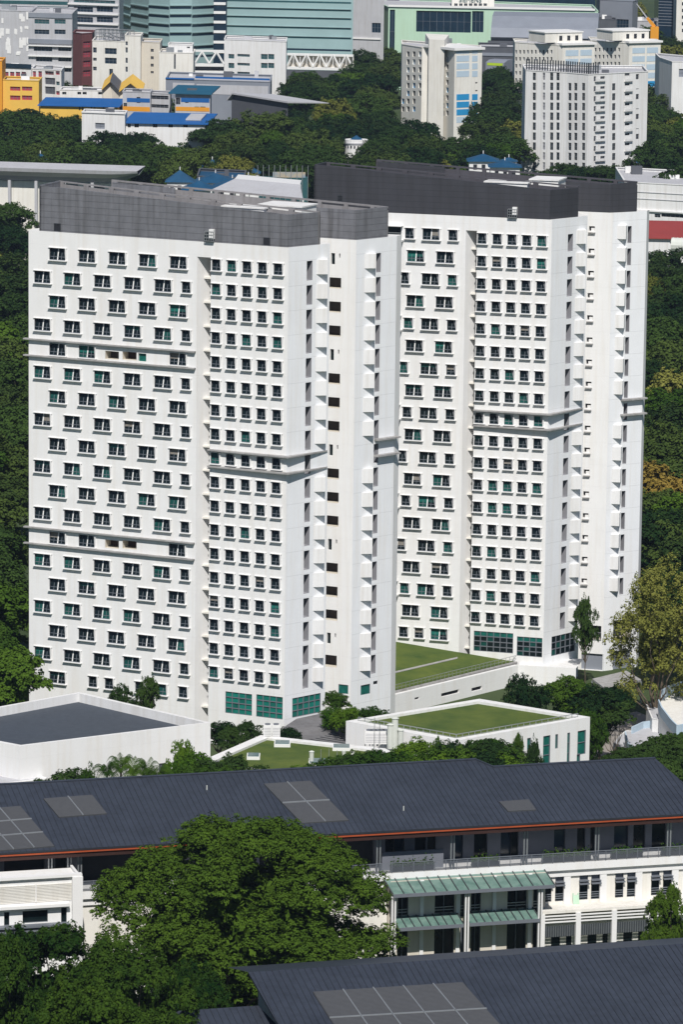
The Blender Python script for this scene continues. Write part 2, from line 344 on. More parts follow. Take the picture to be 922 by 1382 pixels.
# ---------------------------------------------------------------- a tower
def tower(root, front, side, rear_front, rear_side, cfg):
    pf, ps, pq, pr = Plane(*front), Plane(*side), Plane(*rear_front), Plane(*rear_side)
    z0, ZT = GZ, cfg['ZT']; zr = cfg['zrow']; FLp = cfg['pitch']
    us0, us1 = cfg['seam']                           # recess between the two halves of the front
    wins = []; opsL = []; opsR = []
    for r in range(18):
        for u in cfg['ucol']:
            z = zr(u) - FLp * r; wins.append((pf, u, z, 'S', rnd.choice(VAR))); opsR.append(wop(pf, u, z, 'S'))
    left = []
    for r in range(19):
        for u, kind in cfg['left'](r):
            z = cfg['zleft'](u) - FLp * r; left.append((pf, u, z, kind, rnd.choice(VAR))); opsL.append(wop(pf, u, z, kind))
    wins += sorted(left, key=lambda q: (q[0].pt(q[1], q[2]).y, -q[2]))
    for a, b, c, d in cfg['lobby']: opsR.append((a, b, c, d, .25, 'frame', None))
    opsL += cfg.get('loggia', [])
    mb = MB()
    zl = ZT - 2.0                                    # underside of the lintel over the recess
    facade(mb, pf, 0, us0, z0, ZT, opsL, 'white')
    facade(mb, pf, us1, pf.L, z0, ZT, opsR, 'white')
    mb.poly([pf.pt(us0, zl), pf.pt(us1, zl), pf.pt(us1, ZT), pf.pt(us0, ZT)], 'white')
    sdir = ps.u                                      # the recess runs back parallel to the end wall
    A = pf.pt(us0, 0); Bq = A + sdir * 4.2; Cq = pf.pt(us1, 0); Dq = Cq + sdir * 4.2
    def vq(p, q, za, zb, k): mb.poly([(p.x, p.y, za), (q.x, q.y, za), (q.x, q.y, zb), (p.x, p.y, zb)], k)
    vq(A, Bq, z0, zl, 'white'); vq(Bq, Dq, z0, zl, 'white'); vq(Dq, Cq, z0, zl, 'white')
    mb.poly([(p.x, p.y, zl) for p in (A, Cq, Dq, Bq)], 'white')
    # end wall with deep slots
    opsS = []
    for r in range(18):
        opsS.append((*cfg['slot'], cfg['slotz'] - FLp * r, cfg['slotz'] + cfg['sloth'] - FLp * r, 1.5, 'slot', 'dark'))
    a, b, c, d = cfg['slobby']; opsS.append((a, b, c, d, .25, 'frame', None))
    facade(mb, ps, 0, ps.L, z0, ZT, opsS, 'white_side')
    opsQ = cfg['niches'](pq)
    facade(mb, pq, cfg['q0'], pq.L, z0, ZT, opsQ, 'white')
    opsT = []
    for r in range(cfg.get('rrows', 18)):
        opsT.append((*cfg['rslot'], cfg['rslotz'] - FLp * r, cfg['rslotz'] + cfg['sloth'] - FLp * r, 1.5, 'slot', 'dark'))
    opsT += cfg.get('rside_ops', [])
    facade(mb, pr, 0, pr.L, z0, ZT, opsT, 'white_side')
    # hidden walls and the roof deck
    back = cfg['thick']; n = pf.n
    P0 = pf.pt(0, 0); Pend = pr.pt(pr.L, 0); Bk = Pend - pf.u * (pf.L + 6); P4 = ps.pt(ps.L, 0); Q0 = pq.pt(cfg['q0'], 0)
    vq(P4, Q0, z0, ZT, 'white'); vq(Pend, Pend - pf.n * 1.5, z0, ZT, 'white')
    Pe2 = Pend - pf.n * 1.5; B2 = P0 - pf.n * back
    vq(Pe2, B2, z0, ZT, 'white'); vq(B2, P0, z0, ZT, 'white')
    deck = [pf.pt(0, 0), pf.pt(pf.L, 0), P4, Q0, pq.pt(pq.L, 0), Pend, Pe2, B2]
    mb.poly([(p.x, p.y, ZT - .02) for p in deck], 'white_far')
    mb.build('wall', root)
    place_windows(root, wins)
    # slabs across the recess
    for r in range(19):
        sb = MB(); z = cfg['slabz'] - FLp * r
        e = .46; a0 = A + sdir * (2.55 * e); f0 = pf.off(-2.55 * e * abs(sdir.dot(n))); 
        u0 = (a0 - f0.a).dot(f0.u)
        sb.hexa([f0.pt(u0 - .0, z - .22), f0.pt(us1 + 1.2, z - .22), Dq * 1 + Vector((0, 0, z - .22)), Bq + Vector((0, 0, z - .22)),
                 f0.pt(u0 - .0, z), f0.pt(us1 + 1.2, z), Dq + Vector((0, 0, z)), Bq + Vector((0, 0, z))], 'cream')
        sb.build('recess_slab', root)
    # lobby glazing
    def glazing(pl, a, b, c, d, nx, nz, tk):
        g = MB(); g.wbox(pl, a, b, -.2, -.17, c, d, 'teal_dk')
        for i in range(nx):
            for j in range(nz):
                kk = tk(i, j)
                x0 = a + (b - a) * i / nx; x1 = a + (b - a) * (i + 1) / nx; y0 = c + (d - c) * j / nz; y1 = c + (d - c) * (j + 1) / nz
                g.wbox(pl, x0 + .05, x1 - .05, -.17, -.14, y0 + .05, y1 - .05, kk)
        o = g.build('lobby_glazing', root)
        f = MB()
        for i in range(nx + 1): x = a + (b - a) * i / nx; f.wbox(pl, x - .06, x + .06, -.13, -.03, c, d, 'frame')
        for j in range(nz + 1): y = c + (d - c) * j / nz; f.wbox(pl, a, b, -.12, -.04, y - .06, y + .06, 'frame')
        fo = f.build('glazing_bars', None); fo.parent = o; fo.matrix_parent_inverse = Matrix.Identity(4); fo.location = (0, 0, 0)
        return o
    for a, b, c, d in cfg['lobby']: glazing(pf, a, b, c, d, max(3, round((b - a) / .9)), 4, cfg['tk'])
    a, b, c, d = cfg['slobby']; glazing(ps, a, b, c, d, 5, 3, cfg['tk'])
    # tilted ac screens on the end walls: wedge boxes that stand off the wall on one edge
    for pl, (ua, ub), zb_, rows in ((ps, cfg['wedge'], cfg['wedgez'], 18), (pr, cfg['rwedge'], cfg['rwedgez'], cfg.get('rrows', 18))):
        for r in range(rows):
            if r == 8: continue
            z = zb_ - FLp * r; h = 1.9; pj = .85; m = MB()
            p = [pl.pt(ua, z, .0), pl.pt(ub - pj * .93, z, pj), pl.pt(ub, z, 0)]; q = [v + Vector((0, 0, h)) for v in p]
            for tri in ((p[0], p[2], p[1]), (q[0], q[1], q[2])): m.poly(tri, 'white')
            m.poly([p[0], p[1], q[1], q[0]], 'white_far'); m.poly([p[1], p[2], q[2], q[1]], 'white_far')
            m.build('screen_panel', root)
    return pf, ps, pq, pr
def ledge(root, pl, u0, u1, z, proj=.6, th=.17, wrap=None, k='ledge'):
    m = MB(); m.wbox(pl, u0, u1, -.05, proj, z - th, z, k)
    m.build('ledge', root)
def corner_ledge(root, pf, ua, ps, ub, z, p1=.55, p2=.95, p3=.15, th=.18):
    """ledge that wraps the corner and tapers off along the end wall"""
    c = pf.pt(pf.L, 0); oc = c + pf.n * p1 + ps.n * p2 * .75
    pts = [pf.pt(ua, 0, 0), pf.pt(ua, 0, p1), oc, ps.pt(ub, 0, p3), ps.pt(ub, 0, 0), c]
    m = MB(); m.prism([(p.x, p.y) for p in pts], z - th, z, 'ledge'); m.build('ledge', root)
# ---------------- tower A (nearer, left)
ZT = 59.7
Aa, Ab, Ac, Ad = [G(x, y, ZT) for x, y in ((38, 310.5), (265, 326), (389.5, 334), (445.5, 328.6))]
Ae, Af = G(481, 324, ZT), G(536, 318.5, ZT)
FA = Plane(Aa, Ac); SA = Plane(Ac, Ad); QA0 = Ae - FA.u * 7; QA = Plane(QA0, Ae); RA = Plane(Ae, Af)
def uspan(pl, x0, y0, x1, y1): a = pl.uz(x0, y0)[0]; b = pl.uz(x1, y1)[0]; return (a, b)
colA = [sum(uspan(FA, a, 344, b, 347)) / 2 for a, b in ((65, 89.3), (105, 129.4), (145.5, 170.5), (186.5, 211.5), (228, 253.4))]
colB = [sum(uspan(FA, a, 374, b, 377)) / 2 for a, b in ((45, 68.6), (85, 109.7), (125.5, 150.7), (166.2, 191.7), (207.2, 232.8))]
smB = sum(uspan(FA, 245, 390, 257.7, 391)) / 2
colS = [sum(uspan(FA, a, 357, b, 358)) / 2 for a, b in ((285.4, 298.4), (306.2, 319.2), (327, 340), (347.9, 361), (368.4, 382.7))]
def leftA(r):
    if r == 18: return [(colA[0], 'D')] + [(FA.uz(x, 925)[0], 'S') for x in (125, 147, 188, 219, 247)]
    if r % 2: return [(u, 'D') for u in colB] + [(smB, 'S')]
    if r in (4, 12): return [(colA[0], 'D'), (colA[1], 'D'), (colA[4], 'D')]
    return [(u, 'D') for u in colA]
zA = FA.uz(78, 343)[1]
def px_op(pl, x0, y0, x1, y1, d=.3, j=None, b='dark'):
    a = pl.uz(x0, (y0 + y1) / 2)[0]; c = pl.uz(x1, (y0 + y1) / 2)[0]; m = (x0 + x1) / 2
    return (a, c, pl.uz(m, y1)[1], pl.uz(m, y0)[1], d, j, b)
def nichesA(pl):
    ops = []
    u0 = pl.uz(446, 380)[0]
    zc = pl.uz(453, 382)[1]
    for r in range(18):
        z = zc - FL * (r - 1)
        if r == 0 or r % 4 == 0:
            a = pl.uz(447, 352)[0]; ops.append((a, a + .55, z - .75, z + .75, .3, None, 'glass'))
            b = pl.uz(457.5, 352)[0]; ops.append((b, b + .2, z + .15, z + .75, .3, None, 'glass'))
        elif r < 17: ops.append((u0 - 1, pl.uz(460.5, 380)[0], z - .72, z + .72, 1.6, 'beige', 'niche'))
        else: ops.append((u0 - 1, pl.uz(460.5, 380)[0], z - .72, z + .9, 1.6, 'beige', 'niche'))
    return ops + [px_op(pl, 457, 924, 470, 936, .15, 'frame', 'teal')]
rootA = thing('residential_tower', 'nearer white apartment tower on the left with weathered grey rooftop screens', 'tower', (-20, 558, GZ))
spA = [SA.uz(414.1, 365)[0], SA.uz(421.7, 365)[0]]; wdA = [SA.uz(427, 360)[0], SA.uz(442.4, 360)[0]]
cfgA = dict(ZT=ZT, zrow=lambda u: zA + .03, zleft=lambda u: zA, pitch=FL, seam=(FA.uz(265, 500)[0], FA.uz(283.5, 500)[0]), ucol=colS, left=leftA,
    lobby=[px_op(FA, 304, 935, 340, 964)[:4], px_op(FA, 345.8, 939, 381.5, 969)[:4]],
    slobby=(SA.uz(394.5, 955)[0], SA.uz(432.6, 950)[0], SA.uz(413, 965)[1], SA.uz(413, 939)[1]),
    slot=spA, slotz=55.15, sloth=2.55, rslot=[RA.uz(507.9, 355)[0], RA.uz(514.2, 355)[0]], rslotz=RA.uz(511, 367.5)[1],
    wedge=wdA, wedgez=55.85, rwedge=[RA.uz(492, 355)[0], RA.uz(507.3, 355)[0]], rwedgez=RA.uz(499, 361.5)[1], niches=nichesA, q0=0.0, thick=14,
    slabz=FA.off(-1.1).uz(278, 374)[1], tk=lambda i, j: 'teal_lobby' if (i * 7 + j * 3) % 5 else 'teal',
    rside_ops=[px_op(RA, 487, 924, 499.5, 937, .15, 'frame', 'teal'), px_op(RA, 504, 919, 510, 923.5, .1, None, 'glass')],
    loggia=[px_op(FA, 141.6, 474, 160, 485, 1.6, 'beige', 'niche'), px_op(FA, 165, 475, 184, 486, 1.6, 'beige', 'soffit'), px_op(FA, 186, 477, 197, 488, .3, None, 'teal'),
            px_op(FA, 141.6, 729, 160, 740, 1.6, 'beige', 'soffit'), px_op(FA, 165, 730, 184, 741, 1.6, 'beige', 'soffit')])
tower(rootA, (Aa, Ac), (Ac, Ad), (QA0, Ae), (Ae, Af), cfgA)
for r in (4, 12):
    for dz in (1.25, -.95):
        ledge(rootA, FA, -.6, FA.uz(264, 500)[0], zA - FL * r + dz, .5)
for dz in (1.2, -.98):
    corner_ledge(rootA, FA, FA.uz(282, 600)[0], SA, SA.uz(441, 610)[0], zA - FL * 8 + dz)
    ledge(rootA, RA, RA.uz(505, 600)[0], RA.L + .5, zA - FL * 8 + dz + .45, .8, .22)
# rooftop screens of tower A
def rooftop(root, pf, ps, pq, pr, k, kd, kp, pts, t):
    """pts: measured tops of the screens"""
    m = MB()
    f0 = pf.off(-.12)
    (xl, yl), (xr, yr) = pts['front']; ul, zl = f0.uz(xl, yl); ur, zr = f0.uz(xr, yr); base = ZTc[0]
    L1 = f0.pt(ul, 0); R1 = f0.pt(ur, 0); zlt, zrt = zl, zr
    screen(m, L1, R1, zl, zr, k, drop=0)if 0 else None
    def wall(a, b, za, zb, kk, t=.3):
        pl = Plane(a, b); m.hexa([pl.pt(0, base), pl.pt(pl.L, base), pl.pt(pl.L, base, -t), pl.pt(0, base, -t), pl.pt(0, za), pl.pt(pl.L, zb), pl.pt(pl.L, zb, -t), pl.pt(0, za, -t)], kk)
    wall(L1, R1, zl, zr, k)
    s0 = ps.off(-.12); xs, ys = pts['side']; us, zs = s0.uz(xs, ys); S1 = s0.pt(us, 0)
    wall(R1, S1, zr, zs, k)
    m.build('rooftop_screen', root)
    # inner screen with slots behind the front wing
    m2 = MB(); W1 = t; bl = L1 - pf.n * W1; br = S1
    pb = Plane(bl, br); zz = pb.uz(*pts['bl'])[1]; ze = pb.uz(*pts['br'])[1]
    screen(m2, bl, br, zz, ze, kp, drop=6.5 if zz > base + 6.6 else zz - base - .05, slots=(.16, .26, .8, 3.1, .7), kp=kp)
    m2.build('slotted_screen', root)
    m4 = MB(); pl = Plane(bl, L1)
    m4.hexa([pl.pt(0, base), pl.pt(pl.L - .0, base), pl.pt(pl.L, base, -.3), pl.pt(0, base, -.3), pl.pt(0, zz), pl.pt(pl.L, zl), pl.pt(pl.L, zl, -.3), pl.pt(0, zz, -.3)], k)
    m4.build('rooftop_screen', root)
    # rear wing: front screen near the right end, end wall, back screen with slots
    m5 = MB(); q0 = pq.off(-.12); r0 = pr.off(-.12)
    (xa, ya), (xb, yb) = pts['rfront']; pq2 = q0; ua, za = pq2.uz(xa, ya); ub, zb = pq2.uz(xb, yb); E1 = pq2.pt(ua, 0); E2 = pq2.pt(ub, 0)
    pl = Plane(E1, E2); m5.hexa([pl.pt(0, base), pl.pt(pl.L, base), pl.pt(pl.L, base, -.3), pl.pt(0, base, -.3), pl.pt(0, za), pl.pt(pl.L, zb), pl.pt(pl.L, zb, -.3), pl.pt(0, za, -.3)], k)
    ue, zer = r0.uz(*pts['rside']); E3 = r0.pt(ue, 0)
    pl = Plane(E2, E3); m5.hexa([pl.pt(0, base), pl.pt(pl.L, base), pl.pt(pl.L, base, -.3), pl.pt(0, base, -.3), pl.pt(0, zb), pl.pt(pl.L, zer), pl.pt(pl.L, zer, -.3), pl.pt(0, zb, -.3)], k)
    m5.build('rooftop_screen', root)
    m6 = MB(); lb = E3 - pf.u * pts['rl']; pl = Plane(lb, E3); u_, z_ = pl.uz(*pts['rbl']); lb = pl.pt(u_, 0); pl = Plane(lb, E3)
    screen(m6, lb, E3, z_, zer, kp, drop=max(1, min(z_, zer) - base - .05), slots=(.22, .3, .9, 3.3, .55), kp=kp)
    m6.build('slotted_screen', root)
    # dark left end piece of the rear wing
    if 'rleft' in pts:
        m7 = MB(); (xa, ya), (xb, yb) = pts['rleft']; q3 = Plane(lb + pf.n * 2.2, E3 + pf.n * 2.2)
        ua, za = q3.uz(xa, ya); ub, zb = q3.uz(xb, yb)
        m7.hexa([q3.pt(ua, base), q3.pt(ub, base), q3.pt(ub, base, -.3), q3.pt(ua, base, -.3), q3.pt(ua, za), q3.pt(ub, zb), q3.pt(ub, zb, -.3), q3.pt(ua, za, -.3)], k)
        m7.build('rooftop_screen', root)
    return pl
ZTc = [ZT]
rooftop(rootA, FA, SA, QA, RA, 'clad', 'clad', 'screen', dict(front=((52.5, 250), (388.5, 290)), side=(431, 286.5), bl=(96, 245), br=(425, 285.5),
    rfront=((408, 279), (481, 284)), rside=(523, 279), rl=45, rbl=(150, 242.5), rleft=((151, 246), (235, 254))), 5.2)
def lift_room(root, pl, off, x0, y0, x1, y1, hgt, dep, k='white'):
    q = pl.off(-off); u0, z = q.uz(x0, y0); u1, _ = q.uz(x1, y1); m = MB()
    m.wbox(q, u0, u1, -dep, 0, z - hgt, z, k); m.wbox(q, u0 - .15, u1 + .15, -dep - .15, .15, z, z + .18, 'white_far'); m.build('lift_room', root)
lift_room(rootA, FA, 7.5, 349, 277, 407, 279, 4, 4.5)
lift_room(rootA, FA, 4.2, 300, 279, 356, 283, 4, 2.4)
def hatch(root, pl, x0, y0, x1, y1, k='dark'):
    m = MB(); a, b, c, d = px_op(pl, x0, y0, x1, y1)[:4]; m.wbox(pl, a, b, -.1, .03, c, d, k); m.wbox(pl, a - .06, a, -.1, .06, c, d, 'steel_dk'); m.wbox(pl, b, b + .06, -.1, .06, c, d, 'steel_dk'); m.wbox(pl, a - .06, b + .06, -.1, .06, d, d + .06, 'steel_dk'); m.build('service_door', root)
hatch(rootA, FA.off(-.1), 73, 302, 81, 311.5); hatch(rootA, FA.off(-.1), 356, 321, 364, 330.5)
def cage(root, pl, x0, y0, x1, y1):
    m = MB(); a, b, c, d = px_op(pl, x0, y0, x1, y1)[:4]
    for i in range(5): u = a + (b - a) * i / 4; m.wbox(pl, u - .03, u + .03, .5, .56, c, d, 'steel')
    for i in range(4): z = c + (d - c) * i / 3; m.wbox(pl, a, b, .1, .56, z - .03, z + .03, 'steel')
    m.wbox(pl, a + (b - a) * .5, b, .02, .5, c + .3, d + .3, 'trim'); m.build('access_cage', root)
cage(rootA, FA.off(-.1), 278, 312, 290, 325)
# small louvre at the foot of the recess
# ---------------- tower B (farther, right)
ZTb = 59.0
Ba0, Bc, Bd = [G(x, y, ZTb) for x, y in ((524, 287), (745.6, 296.6), (793.8, 291))]
ub = (Bc - Ba0).normalized(); Ba = Bc - ub * 34.2
Be, Bf = G(827.7, 287.3, ZTb), G(874, 284.6, ZTb)
FB_ = Plane(Ba, Bc); SB = Plane(Bc, Bd); QB0 = Be - ub * 6; QB = Plane(QB0, Be); RB = Plane(Be, Be + (Bd - Bc).normalized() * 7.2)
RB = Plane(Be, Bf)
PB = (FB_.uz(735, 325.5)[1] - FB_.uz(722, 838)[1]) / 17
zB = FB_.uz(735, 325.5)[1]; zBl = FB_.uz(582, 316)[1]
c1 = [FB_.uz(x, 330)[0] for x in (553, 582, 611.7)]; c2 = [FB_.uz(x, 350)[0] for x in (561.4, 601)]; c3 = FB_.uz(541, 375)[0]
colSB = [FB_.uz(x, 326)[0] for x in (651, 671.6, 691.6, 711.6, 732)]
def leftB(r):
    hid = [(u, 'D') for u in (1.9, 6.2)]
    if r == 18: return [(FB_.uz(545, 850)[0], 'S'), (FB_.uz(566, 853)[0], 'S'), (FB_.uz(593, 856)[0], 'D')]
    if r % 2: return hid + [(c2[0], 'D'), (c2[1], 'D')]
    if r % 4 == 0: return hid + [(c1[0], 'S'), (c1[1], 'D'), (c1[2], 'S')]
    return hid + [(c3, 'D'), (c1[1], 'D'), (c1[2], 'S')]
def nichesB(pl):
    ops = []; a, z = pl.uz(795.5, 308.5)
    for r in range(18):
        ops.append((a, a + .85, z - .35 - PB * r, z + .35 - PB * r, .6, None, 'dark'))
    ops.append(px_op(pl, 786, 844, 812, 863, 2.5, 'beige', 'dark'))
    ops.append(px_op(pl, 785, 882, 815, 904, .3, None, 'grey'))
    return ops
rootB = thing('residential_tower', 'farther white apartment tower on the right with charcoal rooftop screens', 'tower', (20, 598, GZ))
cfgB = dict(ZT=ZTb, zrow=lambda u: zB, zleft=lambda u: zBl, pitch=PB, seam=(FB_.uz(626, 500)[0], FB_.uz(641, 500)[0]), ucol=colSB, left=leftB,
    lobby=[px_op(FB_, 639.8, 853, 693, 880)[:4], px_op(FB_, 698, 860, 732.4, 886)[:4]],
    slobby=(SB.uz(744.8, 875)[0], SB.uz(776.5, 870)[0], SB.uz(760, 882)[1], SB.uz(760, 856)[1]),
    slot=[SB.uz(767, 325)[0], SB.uz(773.8, 325)[0]], slotz=SB.uz(770, 339)[1], sloth=2.4, rslot=[RB.uz(847.6, 325)[0], RB.uz(852.8, 325)[0]], rslotz=RB.uz(850, 328)[1],
    wedge=[SB.uz(778, 325)[0], SB.uz(790.5, 325)[0]], wedgez=SB.uz(783, 328.5)[1], rwedge=[RB.uz(833.5, 325)[0], RB.uz(846.8, 325)[0]], rwedgez=RB.uz(840, 322)[1],
    niches=nichesB, q0=-.2, thick=14, slabz=FB_.off(-1.1).uz(637, 349 - 14.5)[1], rrows=17,
    tk=lambda i, j: 'teal' if j == 3 else ('glass' if (i * 5 + j) % 6 else 'teal_dk'),
    rside_ops=[px_op(RB, 824.5 + 4, 836, 852, 863, 2.5, 'beige', 'dark'), px_op(RB, 828, 878, 852, 905, .3, None, 'grey')])
cfgB['slabz'] = FB_.off(-1.1).uz(637, 334.5)[1] - 0
tower(rootB, (Ba, Bc), (Bc, Bd), (QB0, Be), (Be, Bf), cfgB)
for dz in (1.2, -.98):
    corner_ledge(rootB, FB_, FB_.uz(640, 560)[0], SB, SB.uz(786, 555)[0], zB - PB * 8 + dz)
    ledge(rootB, RB, RB.uz(838, 550)[0], RB.L + .4, zB - PB * 8 + dz + .5, .7, .22)
# AC ledges in the rear notch of tower B
aq, zq = QB.uz(795.5, 308.5)
for r in range(18):
    m = MB(); z = zq - PB * r; m.wbox(QB, aq - .05, aq + .95, 0, .35, z - .62, z - .5, 'ledge'); m.box(0, 0, 0, 0, 0, 0, 'trim') if 0 else None
    m.wbox(QB, aq + .3, aq + .8, -.5, -.1, z - .35, z + .1, 'trim'); m.build('condenser_ledge', rootB)
# balconies at the left of tower B
for r in (0, 4, 8, 12, 16):
    z = zBl - PB * r; u1 = FB_.uz(545, 320)[0]; m = MB()
    m.wbox(FB_, u1 - 3.2, u1, 0, 1.0, z - 1.15, z - .95, 'white'); m.wbox(FB_, u1 - 3.2, u1 - .1, 0, .9, z + .95, z + 1.05, 'white')
    for i in range(12): u = u1 - 3.2 + i * .28; m.wbox(FB_, u, u + .04, .93, .97, z - .95, z + .1, 'steel')
    m.wbox(FB_, u1 - 3.2, u1, .92, .98, z + .05, z + .12, 'steel'); m.wbox(FB_, u1 - 3.0, u1 - .4, 0.01, .03, z - .9, z + .8, 'glass'); m.build('balcony', rootB)
ZTc[0] = ZTb
rooftop(rootB, FB_, SB, QB, RB, 'clad_dark', 'clad_dark', 'screen_dark', dict(front=((424, 222), (743, 256.5)), side=(781, 253.5), bl=(448, 219), br=(776, 251),
    rfront=((754, 244), (824.5, 249)), rside=(860.5, 245), rl=50, rbl=(508, 215), rleft=((509, 218), (600, 226))), 5.2)
lift_room(rootB, FB_, 7.2, 716, 243, 754, 246, 4, 4.5); lift_room(rootB, FB_, 4.2, 655, 246, 712, 249, 4, 2.4)
hatch(rootB, FB_.off(-.1), 456, 264, 462, 271); cage(rootB, FB_.off(-.1), 687, 282, 699, 293)
for (x0, y0, x1, y1) in ((828, 848, 852, 862), (787, 853, 812, 863)):          # railings of the two openings
    pl = RB if x0 > 820 else QB; a, b, c, d = px_op(pl, x0, y0, x1, y1)[:4]; m = MB()
    n_ = 9
    for i in range(n_ + 1): u = a + (b - a) * i / n_; m.wbox(pl, u - .03, u + .03, .02, .07, c, d, 'steel')
    m.wbox(pl, a, b, .02, .08, d - .05, d + .03, 'steel'); m.wbox(pl, a, b, .02, .08, c - .05, c + .03, 'steel'); m.build('railing', rootB)
# ---------------------------------------------------------------- podium lawn between the towers
def V2(p): return (p[0], p[1])
t = thing('lawn_terrace', 'raised lawn terrace with thin railing between the two white towers', 'terrace', (12, 575, GZ))
fl, fr = G(532, 933, -3.9), G(694, 893.5, -3.9); d_ = (fr - fl).normalized(); fl2 = fl - d_ * 7
w4 = FB_.pt(FB_.uz(540, 868)[0], -2.3); nl = (fr - fl).cross(w4 - fl).normalized()
def onl(p, h=0): return Vector((p.x, p.y, fl.z - ((p.x - fl.x) * nl.x + (p.y - fl.y) * nl.y) / nl.z + h))
wr = FB_.pt(FB_.uz(694, 893)[0] + .3, 0, .02)
m = MB(); m.poly([tuple(onl(p)) for p in (fl2, fr + d_ * .4, wr, w4 + FB_.n * .02, w4 - FB_.u * 9 + FB_.n * .02)], 'grass'); m.build('lawn', t)
e0, e1 = fl2, fr + d_ * .6
pw = Plane(e0, e1); m = MB(); m.wbox(pw, 0, pw.L, 0, .3, -4.1, -3.84, 'ledge'); m.build('curb', t)
m = MB()
for i in range(41): u = pw.L * i / 40; m.wbox(pw, u - .02, u + .02, .1, .14, -3.84, -3.0, 'steel')
m.wbox(pw, 0, pw.L, .09, .15, -3.02, -2.96, 'steel'); m.wbox(pw, 0, pw.L, .1, .14, -3.42, -3.38, 'steel'); m.build('railing', t)
m = MB(); a = G(532, 907, -3.1); b = G(618, 886, -3.0); a = a - (b - a) * .4
q = [onl(a, .02), onl(b, .02), onl(b + Vector((0, .7, 0)), .02), onl(a + Vector((0, .7, 0)), .02)]
m.hexa(q + [p + Vector((0, 0, .07)) for p in q], 'ledge'); m.build('drain_channel', t)
# white retaining wall in front of the terrace
t = thing('retaining_wall', 'long white retaining wall below the lawn terrace and its railing', 'wall', (15, 560, GZ))
zr_ = -4.12
a, b, c, d = G(438, 962, zr_), G(532, 938, zr_), G(700, 897.5, zr_), G(778, 902, zr_)
for p, q in ((a, b), (b, c), (c, d)):
    m = MB(); pl = Plane(p, q); ops = []
    if q is c: ops = [px_op(pl, 596, 933, 620, 938, .3), px_op(pl, 637, 927, 651, 932, .3), px_op(pl, 560, 941, 566, 944, .2)]
    facade(m, pl, 0, pl.L, GZ - 1, zr_, ops, 'white')
    bk_ = -2.2 if q is b else -6.5 if q is d else -.6
    m.poly([pl.pt(0, zr_), pl.pt(pl.L, zr_), pl.pt(pl.L, zr_, bk_), pl.pt(0, zr_, bk_)], 'white_far')
    m.build('wall', t)
# ---------------------------------------------------------------- low pavilions with planted roofs
def green_block(name, label, c, z, z0, par=.5, wt=.55, inset_k='grass', wins=None, rail=None, wall='white', gdrop=.45, cat='building'):
    """c: roof corners, left, front, right, back (seen anticlockwise from the left)"""
    t = thing(name, label, cat, (sum(p.x for p in c) / 4, sum(p.y for p in c) / 4, GZ))
    n = len(c); cen = sum((p for p in c), Vector()) / n
    inn = [p + (cen - p).normalized() * wt * 1.7 for p in c]
    m = MB()
    for i in range(n):
        p, q = c[i], c[(i + 1) % n]; pl = Plane(p, q)
        ops = (wins or {}).get(i, []); ops = [px_op(pl, *o[:4], .22, 'frame', None) for o in ops]
        facade(m, pl, 0, pl.L, z0, z, ops, wall)
        a, b = inn[i], inn[(i + 1) % n]
        m.poly([(p.x, p.y, z), (q.x, q.y, z), (b.x, b.y, z), (a.x, a.y, z)], 'white_far')
        m.poly([(a.x, a.y, z - gdrop), (a.x, a.y, z), (b.x, b.y, z), (b.x, b.y, z - gdrop)], 'white_far')
    m.build('wall', t)
    for i, lst in (wins or {}).items():
        pl = Plane(c[i], c[(i + 1) % n])
        for o in lst:
            a, b, lo, hi = px_op(pl, *o[:4])[:4]; g = MB(); g.wbox(pl, a, b, -.2, -.17, lo, hi, o[4] if len(o) > 4 else 'teal')
            g.wbox(pl, a, a + .07, -.16, -.05, lo, hi, 'frame'); g.wbox(pl, b - .07, b, -.16, -.05, lo, hi, 'frame')
            k_ = max(1, round((hi - lo) / 1.3))
            for j in range(k_ + 1): zz = lo + (hi - lo) * j / k_; g.wbox(pl, a, b, -.15, -.06, zz - .04, zz + .04, 'frame')
            g.build('window', t)
    m = MB(); m.poly([(p.x, p.y, z - gdrop + .02) for p in inn], inset_k); m.build('lawn' if inset_k == 'grass' else 'roof', t)
    for i in (rail or []):
        a, b = inn[i], inn[(i + 1) % n]; pl = Plane(a, b); k = max(4, int(pl.L / .95)); m = MB()
        for j in range(k + 1): u = pl.L * j / k; m.wbox(pl, u - .03, u + .03, -.06, 0, z - gdrop, z + .45, 'steel')
        m.wbox(pl, 0, pl.L, -.07, .01, z + .42, z + .5, 'steel'); m.wbox(pl, 0, pl.L, -.05, -.01, z + .05, z + .1, 'steel'); m.build('railing', t)
    return t
ZM = 4.0
mc = [G(467, 973, ZM), G(614, 1000, ZM), G(797, 967.5, ZM), G(647.5, 943, ZM)]
green_block('lawn_roof_pavilion', 'white pavilion with square lawn roof and tall teal slit windows', mc, ZM, GZ, wt=.9, gdrop=.35, rail=[0, 1],
    wins={1: [(780, 986, 791, 1018), (766, 989, 769.5, 1030), (750, 991, 753.5, 1010), (733.5, 993, 743, 1032), (779, 1018, 783.5, 1032), (712, 996, 717, 1012), (693, 1001, 706, 1010)]})
ZN = 2.6
nc = [G(262, 1031, ZN), G(420, 1062, ZN), G(560, 1030, ZN), G(520, 1010, ZN), G(352, 992, ZN)]
green_block('lawn_roof_block', 'low white block with lawn roof holding vents and masts', nc, ZN, GZ, wt=1.0, gdrop=.3, rail=[0])
